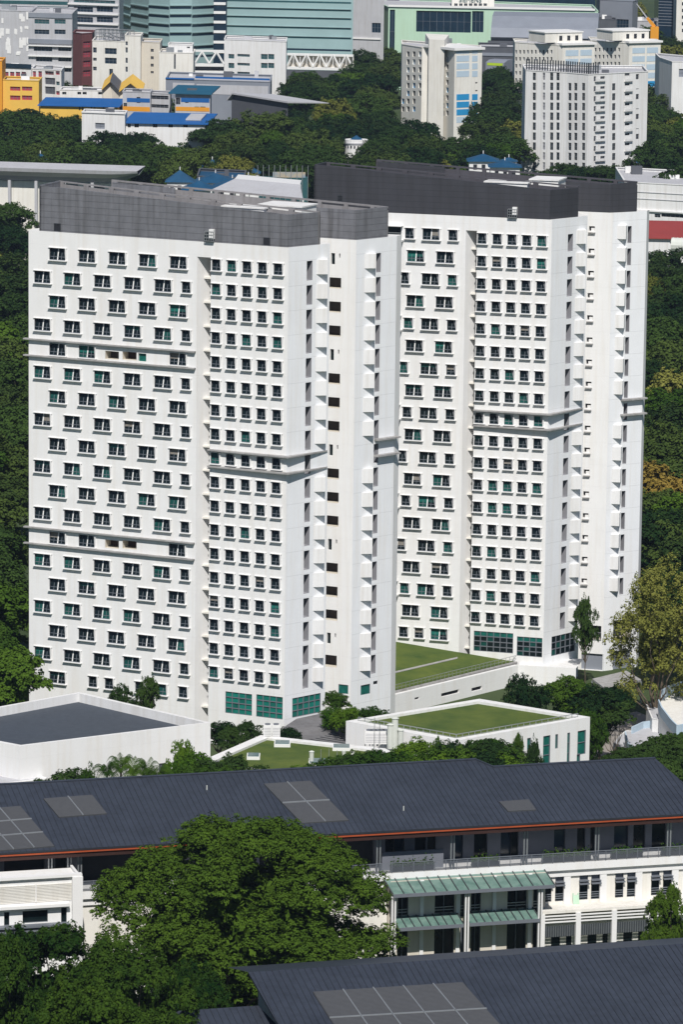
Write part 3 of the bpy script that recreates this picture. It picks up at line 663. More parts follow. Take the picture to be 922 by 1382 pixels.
# little roof things on that lawn
def at(px, py, z): return G(px, py, z)
zl = ZN - .28
def condenser(px, py, lab):
    p = at(px, py, zl); t = thing('condenser', lab, 'air conditioner', (p.x, p.y, zl))
    m = MB(); m.box(p.x - .5, p.x + .5, p.y - .4, p.y + .4, zl + .25, zl + 1.9, 'trim')
    for i in range(6): m.box(p.x - .42, p.x + .42, p.y - .43, p.y - .4, zl + .5 + i * .2, zl + .56 + i * .2, 'lgrey')
    m.build('casing', t)
    m = MB(); m.tube((p.x, p.y, zl + 1.9), (p.x, p.y, zl + 2.02), .36, 'frame', 12); m.build('fan_guard', t)
    m = MB()
    for dx in (-.45, .45): m.box(p.x + dx - .06, p.x + dx + .06, p.y - .4, p.y + .4, zl, zl + .25, 'steel_dk')
    m.build('foot', t)
condenser(361, 998, 'left one of two white condensers on a plinth at the lawn roof corner')
condenser(372.5, 998, 'right one of two white condensers on a plinth at the lawn roof corner')
def skylight(px, py, w, d, lab):
    p = at(px, py, zl); t = thing('skylight', lab, 'skylight', (p.x, p.y, zl)); m = MB(); m.box(p.x - w, p.x + w, p.y - d, p.y + d, zl, zl + .4, 'trim'); m.build('curb', t)
    m = MB(); m.box(p.x - w + .12, p.x + w - .12, p.y - d + .12, p.y + d - .12, zl + .39, zl + .47, 'gtower_dk'); m.build('pane', t)
skylight(381, 1006, 1.0, 1.0, 'small square skylight in front of the two condensers')
skylight(461, 1011, 1.1, 1.0, 'flat skylight with dark pane at the back of the vent lawn')
skylight(342, 1023, .8, 1.0, 'small roof hatch skylight beside the white left parapet of the vent lawn')
skylight(430, 1031, 1.2, 1.2, 'low skylight curb beside the tall white vent pipe')
def vent(px, py, h, r, lab, k='tank', name='vent_pipe'):
    p = at(px, py, zl); t = thing(name, lab, 'vent', (p.x, p.y, zl)); m = MB(); m.tube(p, p + Vector((0, 0, h)), r, k, 12); m.build('pipe', t)
    m = MB(); m.tube(p + Vector((0, 0, h)), p + Vector((0, 0, h + .12)), r * 1.25, k, 12, r * .6); m.build('cap', t)
vent(420.5, 1032, 1.6, .28, 'short pale vent pipe left of the low skylight curb')
vent(464, 1031, 1.6, .24, 'slim white vent pipe at the front edge of the vent lawn')
vent(476, 1028, 1.2, .2, 'shortest white vent pipe beside the slim one')
for i, (x, y, h, r, lab) in enumerate(((527, 1010, 3.0, .42, 'tall pale cylinder tank behind the roof shrubs'), (533, 1010, 3.8, .40, 'tallest pale cylinder tank with flat cap'), (541, 1011, 2.4, .35, 'shortest pale cylinder tank on the right of its cluster'))):
    vent(x, y, h, r, lab, name='storage_tank')
def mast(px, py, z, h, lab, n=1):
    p = at(px, py, z); t = thing('mast', lab, 'mast', (p.x, p.y, z)); m = MB(); m.tube(p, p + Vector((0, 0, h)), .05, 'steel', 8, .035); m.build('pole', t)
    m = MB(); m.box(p.x - .12, p.x + .12, p.y - .12, p.y + .12, z, z + .12, 'steel_dk'); m.build('base', t)
for px, py, h, lab in ((433, 1031, 1.8, 'thin steel mast right of the low skylight curb'), (444, 1031, 1.9, 'thin steel mast between the two white vent pipes'), (455, 1031, 1.7, 'thin steel mast just left of the slim vent pipe'),
                       (505, 1028, 5.5, 'tall thin mast in front of the white condenser row'), (512, 1028, 4.8, 'second tall thin mast in front of the white condenser row')):
    mast(px, py, zl, h, lab)
for i, px in enumerate((498, 504, 510, 515, 520)):
    condenser(px, 1006, ['leftmost of five white condensers lined up on the deck edge', 'second of five white condensers on the deck edge', 'middle one of five white condensers on the deck edge', 'fourth of five white condensers on the deck edge', 'rightmost of five white condensers beside the pale tanks'][i])
# deck of grey boards between
t = thing('timber_deck', 'grey ribbed deck between the nearer tower and the lawn roofs', 'deck', (0, 530, GZ))
zd = -2.6
dp = [G(x, y, zd) for x, y in ((382, 982), (420, 1004), (487, 1014), (585, 1032), (600, 1004), (505, 994), (470, 986), (437, 962), (400, 970))]
m = MB(); m.prism([V2(p) for p in dp], GZ, zd, 'deck')
m.build('deck', t)
m = MB(); a, b = dp[7], dp[3]
for i in range(46):
    q = a.lerp(b, i / 45); u = Vector((.99, -.12, 0)); m.box(q.x - 6.5 + i * .0, q.x + 4.8, q.y - .07, q.y + .07, zd + .004, zd + .05, 'steel_dk') if 0 else None
# boards: seams laid across
u = (dp[3] - dp[1]).normalized(); v = Vector((-u.y, u.x, 0))
for i in range(20):
    q = dp[1] + v * (.9 + i * .95) + Vector((0, 0, .03)); L0, L1 = -1.5 + i * .1, 17 - i * .55
    m.hexa([q + u * L0, q + u * L1, q + u * L1 + v * .08, q + u * L0 + v * .08] + [w_ + Vector((0, 0, .05)) for w_ in (q + u * L0, q + u * L1, q + u * L1 + v * .08, q + u * L0 + v * .08)], 'steel_dk') if i < 17 else None
m.build('board_seam', t)
# white flat building at the left with slate tiles behind a parapet
ZW = 5.5
wc = [G(26, 1007, ZW), G(284, 975, ZW), G(107, 934, ZW), G(-60, 964, ZW), G(-60, 991, ZW)]
wc = [wc[4], wc[0], wc[1], wc[2], wc[3]]
green_block('flat_roof_hall', 'white hall with dark slate roof sunk behind a tall parapet', wc, ZW, GZ, wt=.4, gdrop=1.15, inset_k='tile', wins={1: [(214, 1030, 224, 1041, 'dgrey'), (237, 1019, 244, 1031, 'dgrey'), (167, 1033, 172, 1040, 'dgrey')]})
# small white roof at left edge in front
ZX = 1.5
xc = [G(-60, 1058, ZX), G(-20, 1062, ZX), G(66, 1050, ZX), G(15, 1036, ZX), G(-60, 1028, ZX)]
green_block('flat_roof_annex', 'low white annex with pale flat roof at the left edge of the picture', xc, ZX, GZ, wt=.5, gdrop=.15, inset_k='lgrey')
# ---------------------------------------------------------------- long slate-roofed block in the foreground
ZE = 10.6
E0, E1 = G(0, 1151, ZE), G(922, 1098.5, ZE)
EU = (E1 - E0).normalized(); EN = Vector((EU.y, -EU.x, 0)); PT = .22           # outward (towards the camera), pitch
def roof_plane(origin): return origin, (Vector((0, 0, 1)) + EN * PT).normalized()
class Roof:
    def __init__(s, o): s.o = o; s.n = (Vector((0, 0, 1)) + EN * PT).normalized()
    def uv(s, px, py):
        p = RP(px, py, s.o, s.n) - s.o; return p.dot(EU), -p.dot(EN)
    def pt(s, u, v, h=0.0):
        p = s.o + EU * u - EN * v; p.z = s.o.z + PT * v + h; return p
RO = Roof(E0)
uR, vR = RO.uv(885, 1023.5); uM, vM = RO.uv(665, 1034); uK, vK = RO.uv(640, 1022); uL, vL = RO.uv(0, 1061)
uE, vE = RO.uv(922, 1055)
vR = vM = (vR + vM) / 2; vK = vL = (vK + vL) / 2
slope = (uE - uR) / (vR - vE)
UMIN = -14; ue0 = uR + slope * vR
def vtop(u):
    if u > uR: return max(0, vR - (u - uR) / slope)
    if u > uM: return vR
    if u > uK: return vK + (vM - vK) * (u - uK) / (uM - uK)
    return vK
slate = thing('slate_roof_block', 'long foreground building with dark standing seam roof and orange eaves', 'building', (E0.x + 36, E0.y + 16, GZ))
def seam_roof(parent, ro, outline, umin, umax, vt, vb=lambda u: 0.0, step=.62, back=True, th=.22):
    m = MB()
    m.poly([ro.pt(u, v) for u, v in outline], 'roof'); m.poly([ro.pt(u, v, -th) for u, v in outline][::-1], 'roof')
    n = len(outline)
    for i in range(n):
        (a, b), (c, d) = outline[i], outline[(i + 1) % n]
        m.poly([ro.pt(a, b, -th), ro.pt(c, d, -th), ro.pt(c, d), ro.pt(a, b)], 'roof_rib')
    u = umin
    while u < umax:
        v0, v1 = vb(u), vt(u)
        if v1 - v0 > .4:
            p = [ro.pt(u - .022, v0), ro.pt(u + .022, v0), ro.pt(u + .022, v1), ro.pt(u - .022, v1)]
            m.hexa(p + [q + Vector((0, 0, .05)) for q in p], 'roof_rib')
        u += step
    return m.build('roof', parent)
out = [(UMIN, 0), (ue0, 0), (uR, vR), (uM, vM), (uK, vK), (UMIN, vK)]
seam_roof(slate, RO, out, UMIN, ue0, vtop)
m = MB()                                                     # rear slope falling away behind the ridge
pts = [RO.pt(UMIN, vK), RO.pt(uK, vK), RO.pt(uM, vM), RO.pt(uR, vR)]
bk = [p - EN * 9 + Vector((0, 0, -2.4)) for p in pts]
for i in range(3): m.poly([pts[i], pts[i + 1], bk[i + 1], bk[i]], 'roof')
m.build('rear_slope', slate)
def ribbed_panel(parent, ro, corners, nx, ny, name='roof_panel', ridge=.14):
    """grey louvred panel lying on the roof, corners in roof coordinates by sight: tl tr br bl"""
    q = [ro.uv(*c) for c in corners]; m = MB(); h = .10
    m.poly([ro.pt(*c, h) for c in q], 'panel')
    for i in range(4):
        a, b = q[i], q[(i + 1) % 4]; m.poly([ro.pt(*a, 0), ro.pt(*b, 0), ro.pt(*b, h), ro.pt(*a, h)], 'panel')
    (u0, v0), (u1, v1), (u2, v2), (u3, v3) = q
    def L(s, t): return ((u0 * (1 - s) + u1 * s) * (1 - t) + (u3 * (1 - s) + u2 * s) * t, (v0 * (1 - s) + v1 * s) * (1 - t) + (v3 * (1 - s) + v2 * s) * t)
    N = int(abs(v0 - v3) / .22)
    for i in range(N):
        a, b = L(.005, (i + .3) / N), L(.995, (i + .3) / N); c, d = L(.995, (i + .75) / N), L(.005, (i + .75) / N)
        m.hexa([ro.pt(*d, h), ro.pt(*c, h), ro.pt(*b, h), ro.pt(*a, h), ro.pt(*d, h + .05), ro.pt(*c, h + .05), ro.pt(*b, h + .05), ro.pt(*a, h + .05)], 'louvre')
    def strip(a, b, w_=.06):
        A, B = Vector((*a, 0)), Vector((*b, 0)); D = (B - A).normalized(); O = Vector((-D.y, D.x, 0)) * w_
        p = [A - O, B - O, B + O, A + O]; m.hexa([ro.pt(x.x, x.y, h + .01) for x in p] + [ro.pt(x.x, x.y, h + .12) for x in p], 'steel')
    for i in range(1, nx): strip(L(i / nx, 0), L(i / nx, 1))
    for j in range(1, ny): strip(L(0, j / ny), L(1, j / ny))
    m.build(name, parent)
ribbed_panel(slate, RO, [(58, 1079), (124, 1074), (144, 1099), (79, 1104)], 2, 1)
ribbed_panel(slate, RO, [(-60, 1096), (27, 1089), (73, 1143), (-10, 1150)], 3, 3)
ribbed_panel(slate, RO, [(356, 1059), (419, 1055), (471, 1108), (407, 1112)], 2, 2)
ribbed_panel(slate, RO, [(674, 1083), (714, 1080), (724, 1094), (686, 1096)], 1, 1)
for px, py in ((279, 1066), (545, 1094)):
    u, v = RO.uv(px, py); p = RO.pt(u, v); m = MB(); m.tube(p, p + Vector((0, 0, .5)), .06, 'tank', 8); m.build('roof_vent', slate)
m = MB()
for (ua, va), (ub_, vb_) in (((UMIN, vK), (uK, vK)), ((uK, vK), (uM, vM)), ((uM, vM), (uR, vR))):
    p = [RO.pt(ua, va - .28, .06), RO.pt(ub_, vb_ - .28, .06), RO.pt(ub_, vb_, .06), RO.pt(ua, va, .06)]; m.hexa(p + [q + Vector((0, 0, .07)) for q in p], 'roof')
m.build('ridge_cap', slate)
# fascia and soffit
EP = Plane(E0 + EU * UMIN, E0 + EU * ue0)
def eu(px, py, n=0): q = EP.off(n) if n else EP; return q.uz(px, py)
m = MB(); m.wbox(EP, 0, EP.L, -.12, .05, ZE - .42, ZE - .28, 'orange'); m.build('eaves_gutter', slate)
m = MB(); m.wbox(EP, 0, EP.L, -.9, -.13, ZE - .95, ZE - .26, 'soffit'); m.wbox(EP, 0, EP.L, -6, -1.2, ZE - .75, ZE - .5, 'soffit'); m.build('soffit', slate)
# top storey
PW_ = EP.off(-4.5); PR = EP.off(-1.0)
zrt = PR.uz(740, 1153)[1]; zrb = PR.uz(740, 1166)[1]; zb2 = PR.uz(740, 1176)[1]
PS = EP.off(-1.2)
m = MB(); ops = []
def U(pl, px, py=1150): return pl.uz(px, py)[0]
segs = [(520, 533, 1), (533, 546, 0), (560, 575, 1), (577, 588, 1), (614, 625, 0), (640, 658, 1), (676, 690, 0), (690, 700, 1), (748, 763, 0), (779, 790, 1), (797, 803, 1), (829, 848, 0), (855, 871, 1), (880, 899, 1), (925, 940, 1)]
for x0, x1, dk in segs: ops.append((U(PW_, x0), U(PW_, x1), zrb - .1, ZE - 1.3, .4, 'frame', 'glass' if dk else 'navy'))
# left half
for x0, x1 in ((-40, -10), (5, 60), (74, 90), (110, 200), (215, 250), (262, 330), (350, 420), (440, 505)): ops.append((U(PW_, x0), U(PW_, x1), zrb - .1, ZE - 1.0, .6, 'frame', 'dark'))
ops = [o for o in ops if 0 < o[0] and o[1] < PW_.L]; ops.sort()
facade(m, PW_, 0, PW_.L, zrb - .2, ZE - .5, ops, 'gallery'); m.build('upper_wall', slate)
m = MB(); m.wbox(EP, 0, EP.L, -9, -1.0, zb2, zrb, 'white'); m.build('floor_slab', slate)
for px in (67, 93, 107, 211, 320, 421, 511, 611, 709.5, 806, 903):
    u = U(EP.off(-1.1), px); m = MB()
    for du in (-.22, .12): m.wbox(EP, u + du, u + du + .13, -1.25, -1.05, zrb, ZE - .9, 'steel')
    m.build('column', slate)
ur = U(PR, 505)
m = MB(); k = int((EP.L) / .5)
for i in range(int(PR.L / 1.2)): u = i * 1.2; m.wbox(PR, u, u + .06, -.05, .02, zrb, zrt, 'frame')
m.wbox(PR, 0, PR.L, -.05, .03, zrt, zrt + .08, 'frame')
for j in range(9): z = zrb + .1 + (zrt - zrb - .15) * j / 9; m.wbox(PR, 0, PR.L, -.03, 0, z, z + .04, 'frame')
m.build('railing', slate)
# middle storey wall with pilasters and paired windows
PM = EP.off(-1.6); z2b = PM.uz(740, 1221)[1]; z2t = zb2 - .02
m = MB(); ops = []
pairs = [(734, 745, 1), (750, 761, 1), (782.5, 794, 1), (798.5, 810, 1), (831, 842, 1), (847, 858, 1), (879.5, 890.5, 1), (895.5, 907, 1), (928, 939, 1), (944, 955, 1)]
zw0, zw1 = PM.uz(790, 1214)[1], PM.uz(790, 1177)[1]
for x0, x1, _ in pairs: ops.append((U(PM, x0, 1195), U(PM, x1, 1195), zw0, zw1, .35, 'frame', 'glass'))
facade(m, PM, 0, PM.L, GZ, z2t, ops, 'cream'); m.build('wall', slate)
for a, b, c, d, *_ in ops:
    g = MB(); zz = c + (d - c) * .62
    g.wbox(PM, a, b, -.3, -.22, zz, d, 'frame'); g.wbox(PM, a - .06, b + .06, -.05, .55, zz - .1, zz + .02, 'frame'); g.wbox(PM, a - .06, b + .06, -.05, .4, zz + .22, zz + .3, 'frame')
    for dz in (.25, .5, .75): g.wbox(PM, a, b, -.12, -.06, c + dz, c + dz + .07, 'frame')
    g.build('window', slate)
for px in (765.5, 814, 862, 911, 960):
    u = U(PM, px, 1195); m = MB(); m.wbox(PM, u - .38, u + .38, .003, .22, z2b, z2t, 'trim'); m.build('pilaster', slate)
m = MB(); m.wbox(PM, 0, PM.L, .003, .26, z2t - .75, z2t - .01, 'trim'); m.build('cornice', slate)
# terrace slab and ground storey at the right
PG = EP.off(.9); zs = z2b - .02; uS = U(PG, 733, 1235)
m = MB(); m.wbox(EP, uS, EP.L + 6, -1.58, .9, zs - .3, zs, 'cream'); m.build('terrace_slab', slate)
m = MB()
for j in range(3): z = zs - .5 - j * .34; m.wbox(PG, uS, PG.L + 6, -.05, .12, z - .12, z, 'trim')
m.build('sun_louvre', slate)
for px in (732, 780.5, 829, 878, 926):
    u = U(PG, px, 1260); m = MB(); m.wbox(PG, u - .28, u + .28, -.3, .14, GZ, zs - .31, 'trim'); m.build('column', slate)
m = MB(); m.wbox(EP, uS, EP.L, -1.59, -1.5, zs - 1.2, zs - .31, 'beige'); m.build('lintel', slate)
for x0, x1 in ((735, 776), (785, 825), (833, 874), (882, 922)):
    u0, u1 = U(PG, x0, 1260), U(PG, x1, 1260); z = PG.uz(x0, 1255)[1]
    m = MB()
    m.wbox(PG, u0, u1, -.12, -.1, zs - 2.9, zs - 1.7, 'steel_dk')
    for i in range(14): u = u0 + (u1 - u0) * i / 13; m.wbox(PG, u - .02, u + .02, -.08, -.04, zs - 2.9, zs - 1.6, 'steel')
    m.build('mesh_screen', slate)
    m = MB(); mid = (u0 + u1) / 2
    for ua, ub in ((mid - .1, mid + .9), (mid + 1.3 + .3, mid + 2.2)): m.wbox(PM, ua, ub, .02, .05, GZ + .3, zs - 3.1, 'glass')
    m.build('door', slate)
    m = MB()
    for i in range(8): u = u0 + (u1 - u0) * i / 7; m.wbox(PG, u - .02, u + .02, -.2, -.16, GZ + .4, GZ + 1.5, 'steel')
    m.wbox(PG, u0, u1, -.21, -.15, GZ + 1.45, GZ + 1.55, 'steel'); m.build('railing', slate)
# green glass canopies and their bay
def canopy(parent, px, zc0, zc1, proj0, proj1, nb):
    u0 = U(EP.off(proj1), px[0], px[2]); u1 = U(EP.off(proj1), px[1], px[2]); m = MB()
    ua, ub = u0 + 0, u1 - 0
    m.hexa([EP.pt(u0, zc0 - .06, proj1), EP.pt(u1, zc0 - .06, proj1), EP.pt(u1, zc1 - .06, proj0), EP.pt(u0, zc1 - .06, proj0), EP.pt(u0, zc0, proj1), EP.pt(u1, zc0, proj1), EP.pt(u1, zc1, proj0), EP.pt(u0, zc1, proj0)], 'copper')
    o = m.build('canopy', parent); m = MB()
    for i in range(nb + 1):
        u = u0 + (u1 - u0) * i / nb; w_ = .05
        m.hexa([EP.pt(u - w_, zc0 + .01, proj1), EP.pt(u + w_, zc0 + .01, proj1), EP.pt(u + w_, zc1 + .01, proj0), EP.pt(u - w_, zc1 + .01, proj0), EP.pt(u - w_, zc0 + .1, proj1), EP.pt(u + w_, zc0 + .1, proj1), EP.pt(u + w_, zc1 + .1, proj0), EP.pt(u - w_, zc1 + .1, proj0)], 'steel_dk')
    m.wbox(EP, u0, u1, proj1, proj1 + .12, zc0 - .32, zc0 + .04, 'frame')
    q = m.build('canopy_rib', None); q.parent = o
cz1 = PM.uz(640, 1172)[1] - .0; P3 = EP.off(2.6); cz0 = P3.uz(640, 1201)[1]
canopy(slate, (531, 749, 1200), cz0, cz1 - .35, -1.58, 2.6, 15)
P2 = EP.off(1.9); dz1 = PM.uz(640, 1232)[1]; dz0 = P2.uz(640, 1245)[1]
canopy(slate, (538, 626, 1245), dz0, dz0 + .55, -.3, 2.3, 8); canopy(slate, (634, 729, 1243), dz0 + .05, dz0 + .6, -.3, 2.3, 9)
for px in (531, 630, 729):
    u = U(EP.off(2.2), px, 1240); m = MB()
    for du in (-.2, .12): m.wbox(EP, u + du, u + du + .15, 2.0, 2.3, GZ, cz0 - .3, 'trim')
    m.build('column', slate)
PB2 = EP.off(-.3)
ops = []; zt1, zt0 = PB2.uz(640, 1204)[1], PB2.uz(640, 1236)[1]
cols = [(537, 551), (587, 613.5), (622, 627), (636, 649), (685, 711), (720, 733)]
for x0, x1 in cols:
    ops.append((U(PB2, x0, 1230), U(PB2, x1, 1230), GZ + .2, zt0 - .6, .5, 'frame', 'glass')); ops.append((U(PB2, x0, 1230), U(PB2, x1, 1230), zt0, zt1 + .9, .5, 'frame', 'glass'))
m = MB(); facade(m, PB2, U(PB2, 527, 1230), U(PB2, 736, 1230), GZ, cz1 - .5, ops, 'beige')
m.wbox(PB2, U(PB2, 527, 1230), U(PB2, 736, 1230), -1.27, -.6, GZ, cz1 - .52, 'beige'); m.build('bay_wall', slate)
for px in (569, 618, 667, 715):
    u = U(PB2, px, 1230); m = MB(); m.wbox(PB2, u - .2, u + .2, .003, .2, GZ, cz1 - .55, 'trim'); m.build('pilaster', slate)
for a, b, c, d, *_ in ops:
    g = MB()
    for dz in (.45, .8, 1.1): g.wbox(PB2, a, b, -.2, -.14, c + dz, c + dz + .08, 'steel')
    g.wbox(PB2, (a + b) / 2 - .04, (a + b) / 2 + .04, -.35, -.3, c, d, 'frame'); g.build('window_rail', slate)
# balcony wall and planters of the top storey
m = MB(); a, b = U(PR.off(-1.2), 516, 1150), U(PR.off(-1.2), 599, 1150); m.wbox(PR, a, b, -1.4, -1.2, zrb, zrb + 2.0, 'gallery'); m.build('partition', slate)
# white gabled wing at the left
PL_ = EP.off(3.6); zt = PL_.uz(60, 1184.5)[1]; u1 = U(PL_, 109, 1220)
ops = [(U(PL_, -40, 1240), U(PL_, -12, 1240), PL_.uz(10, 1252)[1], PL_.uz(10, 1231)[1], .3, 'frame', 'glass'), (U(PL_, 5, 1240), U(PL_, 12, 1240), PL_.uz(10, 1249)[1], PL_.uz(10, 1231)[1], .3, 'frame', 'glass'), (U(PL_, 30, 1240), U(PL_, 64, 1240), PL_.uz(45, 1245)[1], PL_.uz(45, 1229)[1], .3, 'frame', 'glass'), (U(PL_, 82, 1240), U(PL_, 89.5, 1240), PL_.uz(85, 1245)[1], PL_.uz(85, 1225)[1], .3, 'frame', 'glass')]
m = MB(); facade(m, PL_, 0, u1, GZ, zt, ops, 'white'); m.wbox(PL_, 0, u1, -4.4, -.62, zt - .4, zt - .3, 'white'); m.wbox(PL_, u1 - .25, u1, -4.4, -.005, GZ, zt - .01, 'white'); m.build('side_wing_wall', slate)
m = MB(); m.wbox(PL_, 0, u1 + .05, -.3, .35, zt, zt + .28, 'trim'); m.wbox(PL_, u1 - 1.0, u1 + .1, .003, .45, GZ, zt - .005, 'trim'); m.build('frame_beam', slate)
m = MB(); a, b = U(PL_, -60, 1200), U(PL_, 96, 1200); z0_, z1_ = PL_.uz(50, 1217)[1], PL_.uz(50, 1193)[1]
for j in range(12): z = z0_ + (z1_ - z0_) * j / 12; m.wbox(PL_, max(.1, a), b, .01, .08, z, z + .1, 'cream')
m.wbox(PL_, U(PL_, 47, 1200), U(PL_, 48.5, 1200), .05, .14, z0_, z1_, 'trim'); m.build('louvre_panel', slate)
m = MB(); m.wbox(PL_, max(.1, a), b - .3, .02, .7, z0_ - .5, z0_ - .2, 'trim'); m.wbox(PL_, max(.1, a), b - .3, .02, .9, z0_ - 2.5, z0_ - 2.3, 'frame'); m.wbox(PL_, max(.1, a), b - .3, .02, .9, z0_ - 2.95, z0_ - 2.8, 'frame'); m.build('sun_shade', slate)
# mint chair-like sign board leaning on the terrace wall
u, z = PM.uz(777, 1218); t = thing('mint_board', 'pale mint board leaning against the cream wall on the terrace', 'board', tuple(PM.pt(u, zs, .4)))
m = MB(); m.hexa([PM.pt(u - .35, zs, .45), PM.pt(u + .35, zs, .45), PM.pt(u + .35, zs, .38), PM.pt(u - .35, zs, .38), PM.pt(u - .35, zs + .9, .12), PM.pt(u + .35, zs + .9, .12), PM.pt(u + .35, zs + .9, .05), PM.pt(u - .35, zs + .9, .05)], 'mint'); m.build('panel', t)
m = MB(); m.wbox(PM, u - .35, u - .22, .03, .1, zs + .88, zs + 1.15, 'mint'); m.wbox(PM, u + .22, u + .35, .03, .1, zs + .88, zs + 1.15, 'mint'); m.build('peg', t)
# ---------------------------------------------------------------- nearest slate roof at the bottom right
R2 = Roof(G(335, 1312, 11.5))
near = thing('near_roof_building', 'nearest building, showing only its dark seamed roof along the bottom right', 'building', (R2.o.x + 25, R2.o.y - 6, GZ))
u3, v3 = R2.uv(375, 1382); s2 = u3 / (-v3); VB = -16.0
ro2 = R2
out = [(0 - s2 * VB, VB), (60, VB), (60, 0), (0, 0)]
seam_roof(near, R2, out, .4, 60, lambda u: -.02, lambda u: max(VB, -u / s2 if s2 > 0 else VB))
m = MB(); a = R2.pt(0, 0); b = R2.pt(60, 0)
m.poly([a, b, b - EN * 8 + Vector((0, 0, -1.8)), a - EN * 8 + Vector((0, 0, -1.8))], 'roof'); m.build('rear_slope', near)
q = [R2.pt(4.5, -15.0), R2.pt(58, -15.0), R2.pt(58, 6), R2.pt(2.5, 6)]
m = MB(); m.prism([V2(p) for p in q], GZ, [R2.pt(0, -15).z - .4, R2.pt(0, -15).z - .4, R2.pt(0, 0).z - 1.9, R2.pt(0, 0).z - 1.9], 'white'); m.build('wall', near)
ribbed_panel(near, R2, [(422, 1340), (625, 1327), (690, 1400), (468, 1412)], 5, 2)
R3 = Roof(G(215, 1366, 9.0))
low = thing('lower_roof_building', 'small lower dark roof tucked beside the nearest roof at bottom', 'building', (R3.o.x + 5, R3.o.y - 5, GZ))
uu, vv = R3.uv(347, 1355); seam_roof(low, R3, [(1.6, -8), (uu + 1.9, -8), (uu, 0), (0, 0)], .4, uu, lambda u: -.02, lambda u: max(-8, -u / .2))
m = MB(); m.prism([V2(R3.pt(2, -7.5)), V2(R3.pt(uu, -7.5)), V2(R3.pt(uu - .5, -.5)), V2(R3.pt(.5, -.5))], GZ, R3.pt(0, -8).z - .3, 'white'); m.build('wall', low)
t = thing('link_canopy', 'flat grey canopy at the foot of the farther tower', 'canopy', tuple(G(830, 925)))
q = [G(800, 916, -3.4), G(846, 905, -3.4), G(866, 917, -3.4), G(820, 931, -3.4)]
m = MB(); m.prism([V2(q[0]), V2(q[3]), V2(q[2]), V2(q[1])], -3.7, -3.4, 'ledge'); m.build('roof', t); m = MB()
for p in q: m.tube((p.x, p.y, GZ), (p.x, p.y, -3.7), .12, 'steel', 8)
m.build('post', t)
# ---------------------------------------------------------------- curved balconies at the right edge, path and grass there
sheet('path', [V2(G(x, y)) for x, y in ((760, 1075), (930, 1060), (930, 990), (860, 960), (760, 985))], GZ + .004, 'path')
sheet('grass_lawn', [V2(G(x, y)) for x, y in ((800, 1078), (930, 1075), (930, 1040), (835, 1018), (800, 1022))], GZ + .008, 'grass')
def curved(name, label, zt, outer, inner_k, h, planter=None):
    t = thing(name, label, 'building', (outer[0].x + 4, outer[0].y + 4, GZ)); m = MB(); m.prism([V2(p) for p in outer], GZ, zt, 'white', inner_k); m.build('body', t)
    m = MB()
    for a, b in zip(outer, outer[1:]):
        pl = Plane(a, b); m.wbox(pl, 0, pl.L, -.12, .05, zt, zt + h, 'paleb' if h > .7 else 'trim')
    m.build('balustrade', t); return t
def arcpts(pts, z): return [G(x, y, z) for x, y in pts]
curved('curved_terrace_building', 'white curved terrace building with glass balustrades at the right edge', -1.5, arcpts([(889, 958), (893, 968), (906, 985), (914, 993), (930, 990), (990, 985), (990, 940), (930, 930), (905, 938), (893, 945)], -1.5), 'cream', 1.4)
curved('curved_terrace_building', 'lower white curved terrace step with narrow planter beside the hedge', -4.2, arcpts([(844, 996), (848, 1012), (862, 1020), (930, 1020), (930, 985), (890, 980), (868, 983), (853, 990)], -4.2), 'lgrey', .9)
curved('rounded_canopy', 'grey rounded entrance canopy beside the dry grass patch', -5.2, arcpts([(828, 1004), (836, 1013), (850, 1016), (856, 1005), (858, 987), (846, 986), (836, 994)], -5.2), 'lgrey', .05)
curved('rounded_canopy', 'upper grey rounded canopy between the two curved terraces', -2.5, arcpts([(873, 951), (881, 970), (893, 972), (902, 965), (893, 948), (884, 947)], -2.5), 'lgrey', .05)
